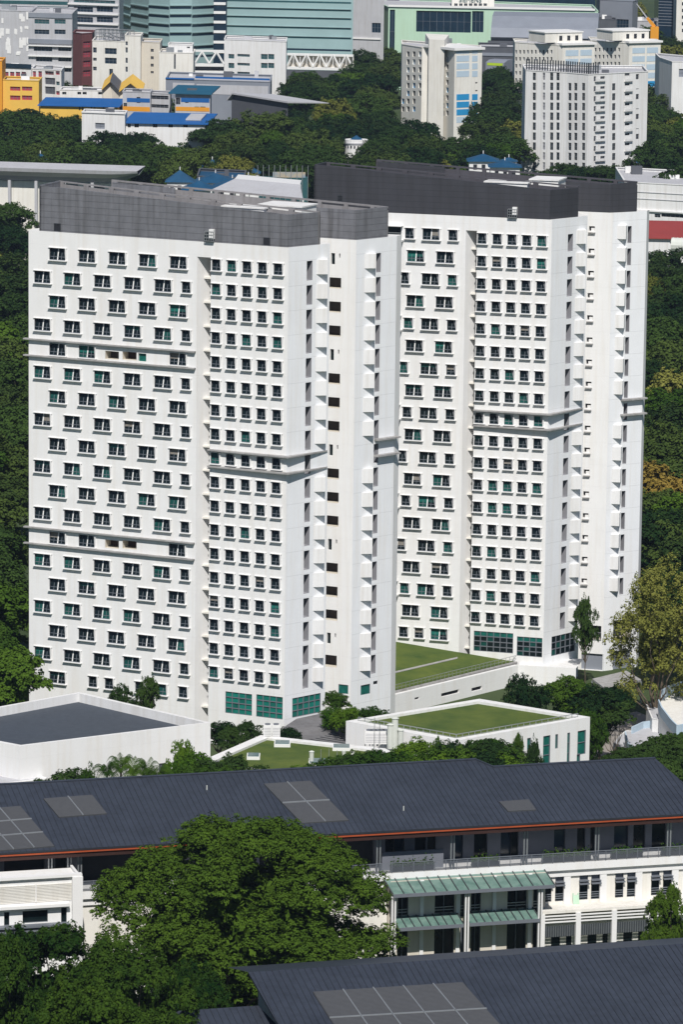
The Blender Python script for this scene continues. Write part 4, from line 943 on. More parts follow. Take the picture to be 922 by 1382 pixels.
# ---------------------------------------------------------------- buildings behind
def building(name, label, pts, ytop, depth=25, wall='white_far', wins=(), roof='lgrey', parapet=.6, cat='building', dp=.35, wk='glass', zb=None, group=None, bands=(), topk=None, kz=0):
    """pts: visible outline left to right as (pixel column, depth); wins: per facade list of (x0, y0, x1, y1[, material])"""
    c = [XY(x, Y) for x, Y in pts]; z = P(pts[kz][0], ytop, pts[kz][1]).z; z0 = GZ if zb is None else zb
    t = thing(name, label, cat, (sum(p.x for p in c) / len(c), c[0].y + 4, GZ), group)
    ring = c + [c[-1] + Vector((0, depth, 0)), c[0] + Vector((0, depth, 0))]
    m = MB(); n = len(ring); W_ = []
    for i in range(n):
        pl = Plane(ring[i], ring[(i + 1) % n]); ops = []
        if i < len(wins) and i < len(c) - 1:
            for o in wins[i]:
                q = px_op(pl, *o[:4], dp, None, None)
                if q[0] > .05 and q[1] < pl.L - .05 and q[3] < z - .05: ops.append(q); W_.append((pl, q, o[4] if len(o) > 4 else wk))
        facade(m, pl, 0, pl.L, z0, z, ops, (wall[i] if isinstance(wall, (list, tuple)) and i < len(wall) else wall[0] if isinstance(wall, (list, tuple)) else wall))
    m.build('wall', t)
    m = MB(); m.poly([(p.x, p.y, z - parapet) for p in ring], roof)
    w0 = wall[0] if isinstance(wall, (list, tuple)) else wall
    for i in range(n):
        pl = Plane(ring[i], ring[(i + 1) % n]); m.wbox(pl, 0, pl.L, -.3, .12, z, z + .22, topk or w0)
    m.build('roof', t)
    st = MB()
    for i, (pl, q, k) in enumerate(W_):
        g = MB() if i < 100 else st
        a, b, lo, hi = q[:4]; g.poly([pl.pt(a, lo, -dp), pl.pt(b, lo, -dp), pl.pt(b, hi, -dp), pl.pt(a, hi, -dp)], k)
        wd = b - a
        for j in range(1, max(2, min(8, round(wd / 1.3)))):
            u = a + wd * j / max(2, min(8, round(wd / 1.3))); g.wbox(pl, u - .05, u + .05, -dp + .01, -dp + .08, lo, hi, 'frame')
        g.wbox(pl, a, b, -dp + .01, -dp + .07, (lo + hi) / 2 - .04, (lo + hi) / 2 + .04, 'frame')
        if i < 100: g.build('window', t)
    if st.f: st.build('window', t, 'further windows of this building', 'stuff')
    for x0, y0, x1, y1, k, pr_, *fi in bands:
        f = fi[0] if fi else 0; pl = Plane(c[f], c[f + 1]); a, b, lo, hi = px_op(pl, x0, y0, x1, y1)[:4]
        g = MB(); g.wbox(pl, max(0, a), min(pl.L, b), -.04, pr_, lo, hi, k); g.build('band', t)
    t['ztop'] = z
    if ytop > 5 and depth >= 12 and cat == 'building' and abs(ring[1].x - ring[0].x) > 4:
        rr = random.Random(int(pts[0][0] * 7 + ytop)); xa, xb = min(p.x for p in c) + 2, max(p.x for p in c) - 2; ya = max(p.y for p in c) + 2
        if xb - xa > 4:
            for _ in range(min(5, 2 + int((xb - xa) / 12))):
                x = rr.uniform(xa, xb - 2); y = rr.uniform(ya, ya + depth - 8); s1, s2, hh = rr.uniform(1, 3), rr.uniform(1, 2.5), rr.uniform(.8, 2.2)
                g = MB(); g.box(x, x + s1, y, y + s2, z - parapet + .01, z - parapet + hh, rr.choice(['lgrey', 'trim', 'steel', 'dgrey'])); g.build('roof_plant', t)
    return t, c, z
def grid(xs, ys, w_, h_, k=None):
    return [(x - w_ / 2, y - h_ / 2, x + w_ / 2, y + h_ / 2) + ((k,) if k else ()) for y in ys for x in xs]
# white slab tower at upper right
rows = [102 + 13.45 * i for i in range(11)]
wl = []
for i, y in enumerate(rows):
    for x in (721.5, 745, 753.5): wl.append((x - 2.1 - (i % 2) * 0, y + 1 - 5, x + 2.1, y + 1 + 5.3, 'glass'))
    wl.append((733, y - 4, 736.2, y + 6, 'slot'))
wl2 = []
for i, y in enumerate(rows):
    for x in (769.5, 777.5, 788): wl2.append((x - 2.1, y + 1.5 - 5, x + 2.1, y + 1.5 + 5.2, 'glass'))
ws = []
for i, y in enumerate(rows):
    ws.append((827, y - 3, 831.3, y + 6.5, 'glass')); ws.append((802, y + 1, 805, y + 8, 'dark')); ws.append((811, y + 1, 817, y + 5, 'dark'))
    ws.append((844, y - 3, 850.5, y, 'glass')); ws.append((859, y - 2 + 6 * (i % 2), 863, y + 5, 'dark'))
t, c, z = building('apartment_block', 'white slab block with dark vertical window columns and a black rooftop trellis', [(708, 1246), (764, 1238), (793, 1232), (873, 1246)], 95, 22, 'white_far', [wl, wl2, ws], wk='glass', kz=0, dp=.22)
m = MB(); 
for i, (a, b) in enumerate(zip(c, c[1:])):
    pl = Plane(a, b); L = pl.L if i < 2 else 4
    for j in range(int(L / .9) + 1): m.wbox(pl, j * .9, j * .9 + .28, -.4, -.1, z - .5, z + 3.4, 'steel_dk')
    for zz in (z + .8, z + 2.2): m.wbox(pl, 0, L, -.3, -.2, zz, zz + .15, 'steel_dk')
m.build('trellis', t)
pl = Plane(c[2], c[3])
for y in rows[:10]:
    for x0, x1 in ((803, 816), (843, 853)):
        a, b, lo, hi = px_op(pl, x0, y + 4, x1, y + 8)[:4]; g = MB(); g.wbox(pl, a, b, 0, .6, lo, lo + .15, 'trim'); g.wbox(pl, a, b, .5, .6, lo, lo + .8, 'white_far'); g.build('balcony', t)
# cream and blue slab block
fl = [62 + 11.6 * i for i in range(9)]
wl = []; wm = []
hw = [(x - 1.9, y + 3 - 3.6, x + 1.9, y + 3 + 3.6, 'glass' if (i + j) % 3 else ('paleb' if y < 110 else 'skyb')) for j, y in enumerate([70 + 10.6 * i for i in range(8)]) for i, x in enumerate((544, 551, 559, 567))]
hw2 = [(x - 1.7, y - 3.6, x + 1.7, y + 3.6, 'glass' if (i + j) % 2 else ('paleb' if y < 110 else 'skyb')) for j, y in enumerate([80 + 10.4 * i for i in range(8)]) for i, x in enumerate((593, 598.5, 604))] 
gw = [(647.5 - 5.5, 79 + 10.6 * i, 647.5 - 2.5, 81 + 10.6 * i, 'dark') for i in range(8)]
t, c, z = building('apartment_block', 'cream slab block with bright blue gable panels standing among trees', [(541, 1422), (568, 1408), (589, 1409), (612, 1394), (649, 1400)], 69, 20, ['cream', 'cream', 'cream', 'cream'], [hw, [], hw2, gw], kz=3)
for i, y in enumerate((79, 89.4, 99.8, 110.2, 126 + 14.8, 151.5, 162, 172)):
    k = 'paleb' if i < 4 or i > 6 else 'skyb'
y = [79, 89.4, 99.8, 110, 141 - 0, 151.4, 161.8, 172]
pl = Plane(c[3], c[4])
for i, yy in enumerate([79.5, 90, 100.3, 110.7, 142, 152.2, 162.4, 172.5]):
    for x0, x1 in ((616.5, 633.5), (637.5, 645)):
        a, b, lo, hi = px_op(pl, x0, yy - 15 + 0, x1, yy - 7)[:4]; g = MB(); g.wbox(pl, a, b, -.02, .05, lo, hi, 'paleb' if i in (0, 1, 2, 3, 7) else 'skyb'); g.build('painted_panel', t)
m = MB(); m.wbox(pl, -.6, pl.L + .6, -18, .8, z + .22, z + 1.0, 'trim'); m.build('roof_slab', t)
p_ = XY(573, 1424); m = MB(); q_ = XY(578, 1412); e_ = XY(600, 1420)
m.prism([(XY(577, 1402).x, 1402), (XY(598, 1399).x, 1399), (XY(604, 1425).x, 1425), (XY(572, 1430).x, 1430)], GZ, P(580, 53, 1402).z, 'cream'); m.build('stair_core', t)
# twin cream blocks behind the white slab
for (name, lab, x0, x1, xg, Yv, yt) in (('apartment_block', 'cream slab block with pale blue gable, behind the black rooftop trellis', 693, 757, 800, 1480, 62), ('apartment_block', 'cream slab block with pale blue gable at the far right', 795, 847, 889, 1540, 59)):
    ww = [(x - 1.3, y - 2.5, x + 1.3, y + 2.5, 'glass' if k_ % 3 else 'grey') for k_, (x, y) in enumerate([(x0 + 4 + i * 5.3, yt + 8 + 9.5 * j) for j in range(6) for i in range(int((x1 - x0 - 6) / 5.3))])]
    t, c, z = building(name, lab, [(x0, Yv + 14), (x1, Yv), (xg, Yv + 6)], yt, 18, 'cream', [ww, []], kz=1)
    pl = Plane(c[1], c[2])
    for j in range(5):
        for f0, f1 in ((.1, .5), (.56, .92)):
            zz = z - 1.5 - 3 * j; g = MB(); g.wbox(pl, pl.L * f0, pl.L * f1, -.02, .06, zz - 2.0, zz, 'paleb' if j < 4 else 'skyb'); g.build('painted_panel', t)
    m = MB(); m.wbox(pl, -.6, pl.L + .5, -16, .7, z + .22, z + .9, 'trim'); m.wbox(pl, pl.L * .1 - 6, pl.L * .8, -15, -4, z + .9, z + 4.2, 'cream'); m.wbox(pl, pl.L * .1 - 6.3, pl.L * .8 + .3, -15.3, -3.7, z + 4.2, z + 4.6, 'trim')
    for i in range(3): m.wbox(pl, 1 + i * 3.2, 2.2 + i * 3.2, -3.99, -3.95, z + 1.5, z + 3.2, 'dark')
    m.build('roof_house', t)
# glass towers along the top
def bands_for(x0, x1, ys, h, k, pr=.25, f=0): return [(x0, y, x1, y + h, k, pr, f) for y in ys]
arc = [(158, 1650), (176, 1626), (200, 1610), (228, 1602), (258, 1604), (288, 1612)]
bs = []
for i in range(len(arc) - 1):
    for y in (9, 20.5, 33, 45, 62.5, 74): bs.append((arc[i][0], y, arc[i + 1][0], y + 3.0, 'navy' if i else 'gtower_dk', .02, i))
    for y in (6.5, 18, 30.5, 42.5, 60): bs.append((arc[i][0], y, arc[i + 1][0], y + 1.2, 'trim' if 0 else 'gtower', .5, i))
building('glass_tower', 'curved green glass office tower with dark window bands, top left of centre', arc, -60, 30, 'gtower', bands=bs, cat='tower')
building('office_tower', 'narrow dark glass core striped with white bands between two green glass towers', [(287, 1606), (304.5, 1606)], -60, 30, 'navy', bands=[(287, y, 304.5, y + 3.6, 'trim', .3) for y in (3, 15, 28, 41, 55, 68)], cat='tower')
bs = []
for y in (1, 11.5, 23, 36, 49): bs += [(305, y, 474, y + 2.4, 'gtower_dk', .02)]
bs += [(305, 65, 474, 67.5, 'navy', .03)] + [(305, y - 1.2, 474, y - .2, 'gtower', .4) for y in (11.5, 23, 36, 49)]
t, c, z = building('glass_tower', 'broad flat green glass office tower above a white lattice base', [(305, 1608), (474.5, 1600)], -60, 30, 'gtower', bands=bs, cat='tower')
t = thing('lattice_truss', 'white zigzag lattice truss under the broad green glass tower', 'truss', (XY(430, 1595).x, 1595, GZ))
pl = Plane(XY(386, 1596), XY(475, 1592)); zt_, zb_ = pl.uz(430, 73)[1], pl.uz(430, 91)[1]
m = MB(); m.wbox(pl, 0, pl.L, -2, .3, zt_ - .7, zt_, 'trim'); m.wbox(pl, 0, pl.L, -2, .3, zb_ - .9, zb_, 'trim'); m.wbox(pl, 0, pl.L, -2.2, -2, zb_, zt_, 'beige'); m.wbox(pl, -.5, pl.L, -2, .2, GZ, zb_ - 1.2, 'dgrey')
m.build('chord', t); m = MB(); nn = 10
for i in range(nn):
    a = pl.L * i / nn; b = pl.L * (i + 1) / nn; zz = (zb_, zt_) if i % 2 == 0 else (zt_, zb_)
    m.tube(pl.pt(a, zz[0], .1), pl.pt(b, zz[1], .1), .38, 'trim', 6); m.wbox(pl, b - .12, b + .12, -.3, -.1, zb_, zt_, 'trim')
m.build('brace', t)
t = thing('lattice_truss', 'short white zigzag frame between the stepped cream block and white block', 'truss', (XY(280, 1560).x, 1560, GZ))
pl = Plane(XY(262, 1560), XY(301, 1560)); zt_, zb_ = pl.uz(280, 70)[1], pl.uz(280, 86)[1]; m = MB()
for i in range(4):
    a = pl.L * i / 4; b = pl.L * (i + 1) / 4; zz = (zb_, zt_) if i % 2 == 0 else (zt_, zb_); m.tube(pl.pt(a, zz[0]), pl.pt(b, zz[1]), .4, 'trim', 6)
m.build('brace', t); m = MB(); m.wbox(pl, -.5, pl.L, -1, .3, zt_, zt_ + .7, 'trim'); m.wbox(pl, -.5, pl.L, -3, .3, zb_ - 1, zb_, 'trim'); m.wbox(pl, -.5, pl.L, -3, .3, zb_ - 3.4, zb_ - 2.6, 'trim'); m.wbox(pl, -.5, pl.L, -6, -3, GZ, zb_ - 1, 'dgrey'); m.build('chord', t)
# banded office, mosaic block, maroon tower
building('office_block', 'white banded office block with dark ribbon windows at top left', [(92, 1580), (160, 1572)], -40, 30, 'lgrey', [[(99, 9 + 0, 125, 16), (130, 9, 152, 16), (99, 23, 125, 30), (130, 23, 152, 30), (99, 0, 155, 4, 'gtower_dk')]], bands=[(92, y, 160, y + 2, 'trim', .8) for y in (5, 17.5, 31)], wk='navy')
building('office_block', 'dark glazed block filling the top left corner', [(-30, 1602), (91, 1598)], -40, 20, 'lgrey', bands=[(-30, y, 91, y + 4.6, 'gtower_dk', .05) for y in (-6, 1, 8)])
mos = []
mr = random.Random(3)
t, c, z = building('office_block', 'grey office block clad in a mosaic of light and dark panels', [(-20, 1530), (42, 1526)], 14, 30, 'lgrey', [[]])
pl = Plane(c[0], c[1])
m = MB()
for i in range(26):
    u = mr.uniform(pl.L * .3, pl.L - 1.5); zz = mr.uniform(pl.uz(20, 76)[1], z - 1.5); hh = mr.choice((.9, 1.8, 2.8)); m = MB(); m.wbox(pl, u, u + mr.choice((.7, 1.4)), -.02, .06 + i * .004, zz, zz + hh, 'trim'); m.build('light_panel', t)
t, c, z = building('office_block', 'stepped grey office block with planted terraces and ribbon windows', [(38, 1520), (97, 1516)], 17, 30, 'lgrey', [[(46, 26, 66, 32, 'gtower_dk'), (73, 26, 88, 32, 'gtower_dk'), (46, 40, 66, 46), (73, 40, 88, 46), (45, 63, 70, 69), (78, 63, 96, 69), (48, 76, 70, 83), (78, 76, 96, 83), (82, 91, 96, 97)]], wk='navy',
    bands=[(38, y, 97, y + 1.6, 'trim', .9) for y in (61, 75, 89)] + [(38, 53, 97, 59, 'grey', .5), (38, 18, 97, 24, 'grey', .3)])
building('brick_tower', 'slim maroon brick tower left of the cream office block', [(98, 1500), (110, 1494), (124, 1498)], 44, 14, 'brown', [[], [(112, 56 + 13 * i, 122, 64 + 13 * i, 'red') for i in range(4)]], cat='tower')
t, c, z = building('office_block', 'cream office block with a steel plant frame on its roof', [(124, 1450), (168, 1446), (188, 1462)], 55, 22, 'cream', [[(125, 64, 130, 71), (125, 78, 130, 82), (125, 90, 130, 95), (141, 65, 157, 73), (141, 78, 157, 86), (147, 93, 152, 110, 'navy')], [(166 + 3, 55 + 1, 172, 62), (169, 65, 172, 72), (169, 78, 172, 85), (169, 90, 172, 97)]], wk='navy')
m = MB(); pl = Plane(c[0], c[1])
for i in range(9): u = pl.L * i / 8; m.wbox(pl, u - .12, u + .12, -8, -7.8, z, z + 3.6, 'steel'); m.wbox(pl, u - .12, u + .12, -3, -2.8, z, z + 3.6, 'steel'); m.wbox(pl, u - .1, u + .1, -8, -2.8, z + 3.4, z + 3.6, 'steel')
for zz in (1.2, 2.4, 3.5): m.wbox(pl, 0, pl.L, -3, -2.85, z + zz, z + zz + .15, 'steel_dk'); m.wbox(pl, 0, pl.L, -8, -7.85, z + zz, z + zz + .15, 'steel')
m.box(c[0].x + 3, c[0].x + 9, c[0].y + 8, c[0].y + 12, z, z + 2, 'lgrey'); m.build('plant_frame', t)
building('office_block', 'tall blank cream block between two window columns', [(168, 1442), (189, 1440)], 48, 16, 'cream', [[(166 + 3, 56, 172, 61), (169, 64, 172, 71), (169, 78, 172, 85), (169, 90, 172, 97)]], wk='navy')
building('office_block', 'narrow cream block with small dark windows under a roof tank', [(189, 1446), (215, 1444)], 57, 18, 'beige', [[(203, 66, 207, 70), (203, 76, 207, 80), (203, 86, 207, 90), (203, 96, 207, 99)]], wk='dark')
building('office_block', 'stepped cream block with one tall dark slit', [(214, 1440), (260, 1438)], 71, 18, 'cream', [[(234.5, 73, 236.8, 93, 'navy')]])
building('office_block', 'small white rooftop block above the stepped cream block', [(226, 1452), (259, 1450)], 60, 10, 'white_far', [[(252, 63, 256, 65)]])
building('office_block', 'square white block with paired windows in front of the green glass tower', [(301.5, 1470), (385, 1462)], 53.5, 20, 'white_far', [[(308, 73, 316, 79, 'gtower_dk'), (308, 85, 316, 92, 'gtower_dk'), (308, 97, 316, 102, 'gtower_dk'), (320, 73, 337, 76.5), (320, 85, 337, 88.5), (320, 97, 337, 100.5), (352, 73, 361, 80, 'gtower_dk'), (361.6, 73, 370, 80, 'gtower_dk'), (352, 85, 361, 92, 'gtower_dk'), (361.6, 85, 370, 92, 'gtower_dk'), (337, 54.8, 346, 59, 'dgrey')]], wk='gtower_dk')
# school group: yellow, red, white
building('school_block', 'yellow school block with red banded windows at the left edge', [(3, 1338), (52, 1335)], 108, 14, 'yellow', [[(13, 117, 27, 122.5, 'red'), (29, 117, 43, 122.5, 'red'), (13, 129, 27, 135, 'red'), (29, 129, 43, 135, 'red')]])
building('school_block', 'orange sliver of a school block cut by the left edge', [(-20, 1336), (2.5, 1335)], 82, 14, 'orange_p', [[]])
building('school_block', 'white school block with a row of red window panels under a dark roof', [(3, 1380), (42, 1376)], 92, 16, 'white_far', [[(5 + 7.8 * i, 97, 11 + 7.8 * i, 104, 'red') for i in range(5)]], bands=[(3, 86, 42, 92, 'navy', .3)])
building('school_block', 'white school block with red and green window columns', [(42, 1378), (82, 1372)], 93, 16, 'white_far', [[(43.5, 96, 48, 105, 'red'), (51, 96, 56, 105, 'red'), (60, 96, 72, 101, 'brown'), (74.5, 96, 80, 101, 'red'), (51, 114, 56, 119, 'red'), (60, 105, 74, 114, 'dgrey'), (60, 117, 74, 127, 'dgrey'), (75, 110, 80, 115, 'gtower_dk'), (75, 123, 80, 128, 'red'), (44, 119.5, 49, 124, 'red')]])
building('school_block', 'low white block with four dark windows above the blue roof', [(80, 1362), (155, 1360)], 121.5, 12, 'white_far', [[(83.5, 124, 89, 127.5), (104, 124, 109, 127.5), (111, 124, 116.5, 127.5), (132, 124, 137, 127.5)]])
def shed(name, label, xl, xr, Y, yeave, yridge, depth, wall, roof, wins=(), over=.8, cat='building', vents=None):
    """long shed: front eave at yeave, roof rising back to yridge"""
    a, b = XY(xl, Y), XY(xr, Y - 2); ze = P(xl, yeave, Y).z; pl = Plane(a, b)
    zr_ = P(xl, yridge, Y + depth).z
    t = thing(name, label, cat, (a.x, a.y, GZ)); m = MB(); ops = [px_op(pl, *o[:4], .3, None, None) for o in wins]
    facade(m, pl, 0, pl.L, GZ, ze - .1, ops, wall)
    for i in range(2):
        u = (0, pl.L)[i]; m.poly([pl.pt(u, GZ), pl.pt(u, GZ, -depth), pl.pt(u, max(zr_, ze - 1) - .1, -depth), pl.pt(u, ze - .1)], wall)
    m.build('wall', t)
    m = MB(); m.hexa([pl.pt(-over, ze - .25, over), pl.pt(pl.L + over, ze - .25, over), pl.pt(pl.L + over, zr_ - .25, -depth), pl.pt(-over, zr_ - .25, -depth), pl.pt(-over, ze, over), pl.pt(pl.L + over, ze, over), pl.pt(pl.L + over, zr_, -depth), pl.pt(-over, zr_, -depth)], roof); m.build('roof', t)
    for o, q in zip(wins, ops):
        g = MB(); g.poly([pl.pt(q[0], q[2], -.28), pl.pt(q[1], q[2], -.28), pl.pt(q[1], q[3], -.28), pl.pt(q[0], q[3], -.28)], o[4] if len(o) > 4 else 'glass')
        g.wbox(pl, (q[0] + q[1]) / 2 - .05, (q[0] + q[1]) / 2 + .05, -.27, -.2, q[2], q[3], 'frame'); g.build('window', t)
    return t, pl, ze
shed('blue_roof_hall', 'long hall with light blue metal roof over a yellow wall', 54, 158, 1318, 141.5, 131, 16, 'yellow', 'blue_roof', [(106, 144, 108, 149), (110, 144, 112, 149), (122, 144, 124, 149), (126, 144, 127.5, 149), (138, 144, 140, 149)])
building('school_block', 'classroom block striped blue, lilac and orange with purple end wall', [(165, 1320), (202.5, 1318)], 124, 12, 'lgrey', [[(184, 131, 189, 139, 'dark'), (166.5, 139, 171, 144, 'dark'), (184, 146, 189, 150, 'dark')]], bands=[(171, 132.5, 202, 138, 'blue_roof', .06), (165.5, 144, 202, 150, 'orange_p', .06)])
building('school_block', 'open sided linking block with white equipment between striped classrooms', [(203, 1324), (229, 1322)], 126, 10, 'lgrey', [[(204, 129, 227, 134, 'dark'), (204, 141, 227, 145.5, 'dark')]])
t, c, z = building('school_block', 'classroom block striped blue and orange under a teal roof', [(236, 1316), (283, 1314)], 127, 14, 'lgrey', [[(237, 132, 243, 141, 'dark'), (249.5, 133, 254, 139, 'dark'), (249.5, 146, 254, 149.5, 'dark'), (262, 144, 268.5, 149, 'navy'), (270, 144, 277, 149, 'navy'), (259, 133.5, 277, 137, 'navy')]], bands=[(244, 132.5, 282.5, 138, 'blue_roof', .06), (237, 144.5, 282.5, 150, 'orange_p', .06)])
m = MB(); pl = Plane(c[0], c[1]); m.hexa([pl.pt(-2, z + .1, 1), pl.pt(pl.L + .6, z + .1, 1), pl.pt(pl.L + .6, z + 1.6, -12), pl.pt(-2, z + 1.6, -12), pl.pt(-2, z + .4, 1), pl.pt(pl.L + .6, z + .4, 1), pl.pt(pl.L + .6, z + 1.9, -12), pl.pt(-2, z + 1.9, -12)], 'teal_roof'); m.build('canopy_roof', t)
building('warehouse', 'wide grey warehouse with pale wall panels and a thin white roof edge', [(223, 1400), (263, 1398), (364, 1392)], 107, 30, 'grey', [[], []], bands=[(223 + 10, 112, 262, 128, 'lgrey', .1), (265, 115, 362, 128, 'lgrey', .1, 1), (223, 105, 262, 107, 'blue_roof', .3), (263, 104.5, 364, 107, 'blue_roof', .3, 1)], roof='lgrey')
for (x0, x1, ye, yr, lab, k) in ((137, 160, 121, 110, 'small gabled roof with yellow slope and dark valley, left one', 'yellow'), (160, 192, 124, 112, 'small gabled roof with yellow slope and dark valley, right one', 'yellow')):
    a, b = XY(x0, 1345), XY(x1, 1343); t = thing('gabled_hall', lab, 'building', (a.x, a.y, GZ)); pk = P((x0 + x1) / 2, yr, 1345); ze = P(x0, ye, 1345).z; m = MB()
    m.poly([(a.x, a.y, GZ), (b.x, b.y, GZ), (b.x, b.y, ze), (pk.x, a.y, pk.z), (a.x, a.y, ze)], 'beige'); m.build('wall', t); m = MB()
    for p, q in ((a, pk), (pk, b)):
        zp = ze if p is a else pk.z; zq = pk.z if q is pk else ze
        m.hexa([(p.x, p.y - 1.5, zp), (q.x, q.y - 1.5, zq), (q.x, q.y + 14, zq + 1.5), (p.x, p.y + 14, zp + 1.5), (p.x, p.y - 1.5, zp + .3), (q.x, q.y - 1.5, zq + .3), (q.x, q.y + 14, zq + 1.8), (p.x, p.y + 14, zp + 1.8)], k if p is a else 'dgrey' if x0 < 150 else 'yellow')
    m.build('roof', t)
building('sports_hall', 'plain white sports hall with one grey shutter above the trees', [(110, 1262), (168, 1258)], 153, 14, 'white_far', [[(128, 166, 141, 174, 'grey')]], bands=[(110, 151, 168, 153, 'trim', .3)], cat='building')
t, pl, ze = shed('blue_roof_hall', 'hall with deep blue metal roof and small roof lights', 169, 277, 1264, 165, 151, 24, 'white_far', 'blue_roof', [(172, 167, 176, 172), (181, 167, 187, 172), (206, 167, 212, 172), (227, 167, 233, 172), (247, 167, 253, 172)])
m = MB(); a = pl.uz(247, 156)[0]; b = pl.uz(268, 156)[0]
dz = (P(169, 151, 1288).z - ze) / 24.8
m.hexa([pl.pt(a, ze + 7 * dz + .1, -6), pl.pt(b, ze + 7 * dz + .1, -6), pl.pt(b, ze + 20 * dz + .1, -19), pl.pt(a, ze + 20 * dz + .1, -19), pl.pt(a, ze + 7 * dz + .5, -6), pl.pt(b, ze + 7 * dz + .5, -6), pl.pt(b, ze + 20 * dz + .5, -19), pl.pt(a, ze + 20 * dz + .5, -19)], 'lgrey'); m.build('roof_light', t)
t = thing('gabled_hall', 'dark glazed hall with a low white gable roof', 'building', (XY(350, 1340).x, 1340, GZ))
a, b = XY(312, 1345), XY(388, 1325); pk = XY(318, 1345); za, zp, zb_ = P(312, 131, 1345).z, P(318, 124.5, 1345).z, P(388, 136.5, 1325).z; pl = Plane(a, b); up_ = (pk - a).length
m = MB(); m.poly([pl.pt(0, GZ), pl.pt(pl.L, GZ), pl.pt(pl.L, zb_ - .5), pl.pt(up_, zp - .5), pl.pt(0, za - .5)], 'dgrey'); m.poly([pl.pt(0, GZ), pl.pt(0, za - .5), pl.pt(0, za - .5, -15), pl.pt(0, GZ, -15)], 'beige'); m.build('wall', t); m = MB()
for (u0, z0_, u1_, z1_) in ((-1, za - .6, up_, zp), (up_, zp, pl.L + 1, zb_)):
    m.hexa([pl.pt(u0, z0_ - .5, 1), pl.pt(u1_, z1_ - .5, 1), pl.pt(u1_, z1_ - 1.4, -16), pl.pt(u0, z0_ - 1.4, -16), pl.pt(u0, z0_, 1), pl.pt(u1_, z1_, 1), pl.pt(u1_, z1_ - 1.2, -16), pl.pt(u0, z0_ - 1.2, -16)], 'lgrey')
m.build('roof', t)
# mint building, sign building, grey hall and others at upper right
t, c, z = building('office_block', 'long mint green office block with a wide dark glass band', [(514, 1662), (522, 1644), (804, 1634)], 10, 40, 'mint', [[], [(526, 13, 533, 72, 'navy'), (562, 15, 636, 43.5, 'navy'), (637.5, 15, 653, 43.5, 'navy'), (727, 13, 793, 23, 'navy')]], bands=[(522, 9, 804, 11.5, 'trim', .6, 1)], dp=.5, kz=1)
t, c, z = building('sign_building', 'pale roof house carrying a company name sign in teal letters', [(607, 1664), (664, 1662)], -12, 14, 'cream', [[(613.5 + 6.6 * i, 4.6, 618 + 6.6 * i, 8, 'dark') for i in range(7)]])
pl = Plane(c[0], c[1]); tx = bpy.data.curves.new('sign', 'FONT'); tx.body = 'SIEMENS'; tx.extrude = .08; tx.align_x = 'CENTER'; tx.size = 1
tmp = bpy.data.objects.new('tmp', tx); sc.collection.objects.link(tmp); bpy.context.view_layer.update()
me = bpy.data.meshes.new_from_object(tmp.evaluated_get(bpy.context.evaluated_depsgraph_get())); bpy.data.objects.remove(tmp)
me.materials.clear(); me.materials.append(MT['gtower_dk'])
ua, za_ = pl.uz(620, 2.6); ub_, _ = pl.uz(650, 2.6); wd = max(v.co.x for v in me.vertices) - min(v.co.x for v in me.vertices); s_ = (ub_ - ua) / wd
T = pl.mat((ua + ub_) / 2, za_, .1) @ Matrix.Rotation(R(90), 4, 'X') @ Matrix.Diagonal((s_, s_ * 1.15, s_, 1))
link('sign_lettering', me, t, 'teal block letters', None, T)
building('office_block', 'dark blue glass roof storey behind the company name sign', [(520, 1700), (606, 1698)], -20, 20, 'navy', [[]], bands=[(520, 7.5, 606, 9, 'trim', .3)])
building('office_block', 'dark blue glass block right of the company name sign', [(665, 1700), (800, 1698)], -20, 20, 'navy', [[]], bands=[(665, 6, 800, 8, 'lgrey', .3)])
def faceted(name, label, prof, xl, xr, Y, depth, k, lab=None):
    a, b = XY(xl, Y), XY(xr, Y - 3); pl = Plane(a, b); t = thing(name, label, 'building', (a.x, a.y, GZ)); m = MB()
    pp = [(n_, P(xl, y_, Y).z if y_ is not None else GZ) for n_, y_ in prof]
    for (n0, z0_), (n1, z1_) in zip(pp, pp[1:]): m.poly([pl.pt(0, z0_, n0), pl.pt(pl.L, z0_, n0), pl.pt(pl.L, z1_, n1), pl.pt(0, z1_, n1)], k)
    m.poly([pl.pt(0, z_, n_) for n_, z_ in pp][::-1], k); m.poly([pl.pt(pl.L, z_, n_) for n_, z_ in pp], k); m.build('shell', t); return t, pl
t, pl = faceted('barrel_roof_hall', 'faceted grey metal hall in front of the mint green block', [(-2, None), (-2, 55), (0, 50), (-3, 38), (-12, 24), (-26, 21), (-26, None)], 660, 804, 1590, 30, 'grey')
m = MB(); m.wbox(pl, -1, pl.L, -1.8, .6, P(660, 62, 1590).z, P(660, 55, 1590).z, 'dgrey'); m.build('plinth', t)
building('office_block', 'low dark grey block half hidden by trees, right of the cream slab block', [(646, 1560), (745, 1556)], 63, 20, 'dgrey', [[(664, 84, 681, 88, 'grey')]], bands=[(646, 72, 745, 76, 'grey', .3)])
t, pl = faceted('lime_shelter', 'small lime green shelter with grey frame among dark trees', [(0, None), (0, 84), (-3, 81), (-8, 81), (-8, None)], 654, 679, 1530, 8, MT['grey'])
ml = mat('lime_paint', (.45, .62, .03), .6, .1, .5); m = MB(); m.wbox(pl, .6, pl.L - .6, .02, .08, P(660, 88, 1530).z, P(660, 84.5, 1530).z, ml); m.build('lime_panel', t)
building('office_block', 'angular grey office block with dark glass wedge near the crane', [(806, 1720), (850, 1712), (857, 1722)], 0, 25, 'grey', [[(829, 30 - 4, 849, 40, 'navy')], []], roof='grey')
building('office_block', 'small dark glazed block below the angular grey office', [(800, 1700), (829, 1698)], 26, 12, 'dgrey', [[(803, 29, 826, 40, 'navy')]])
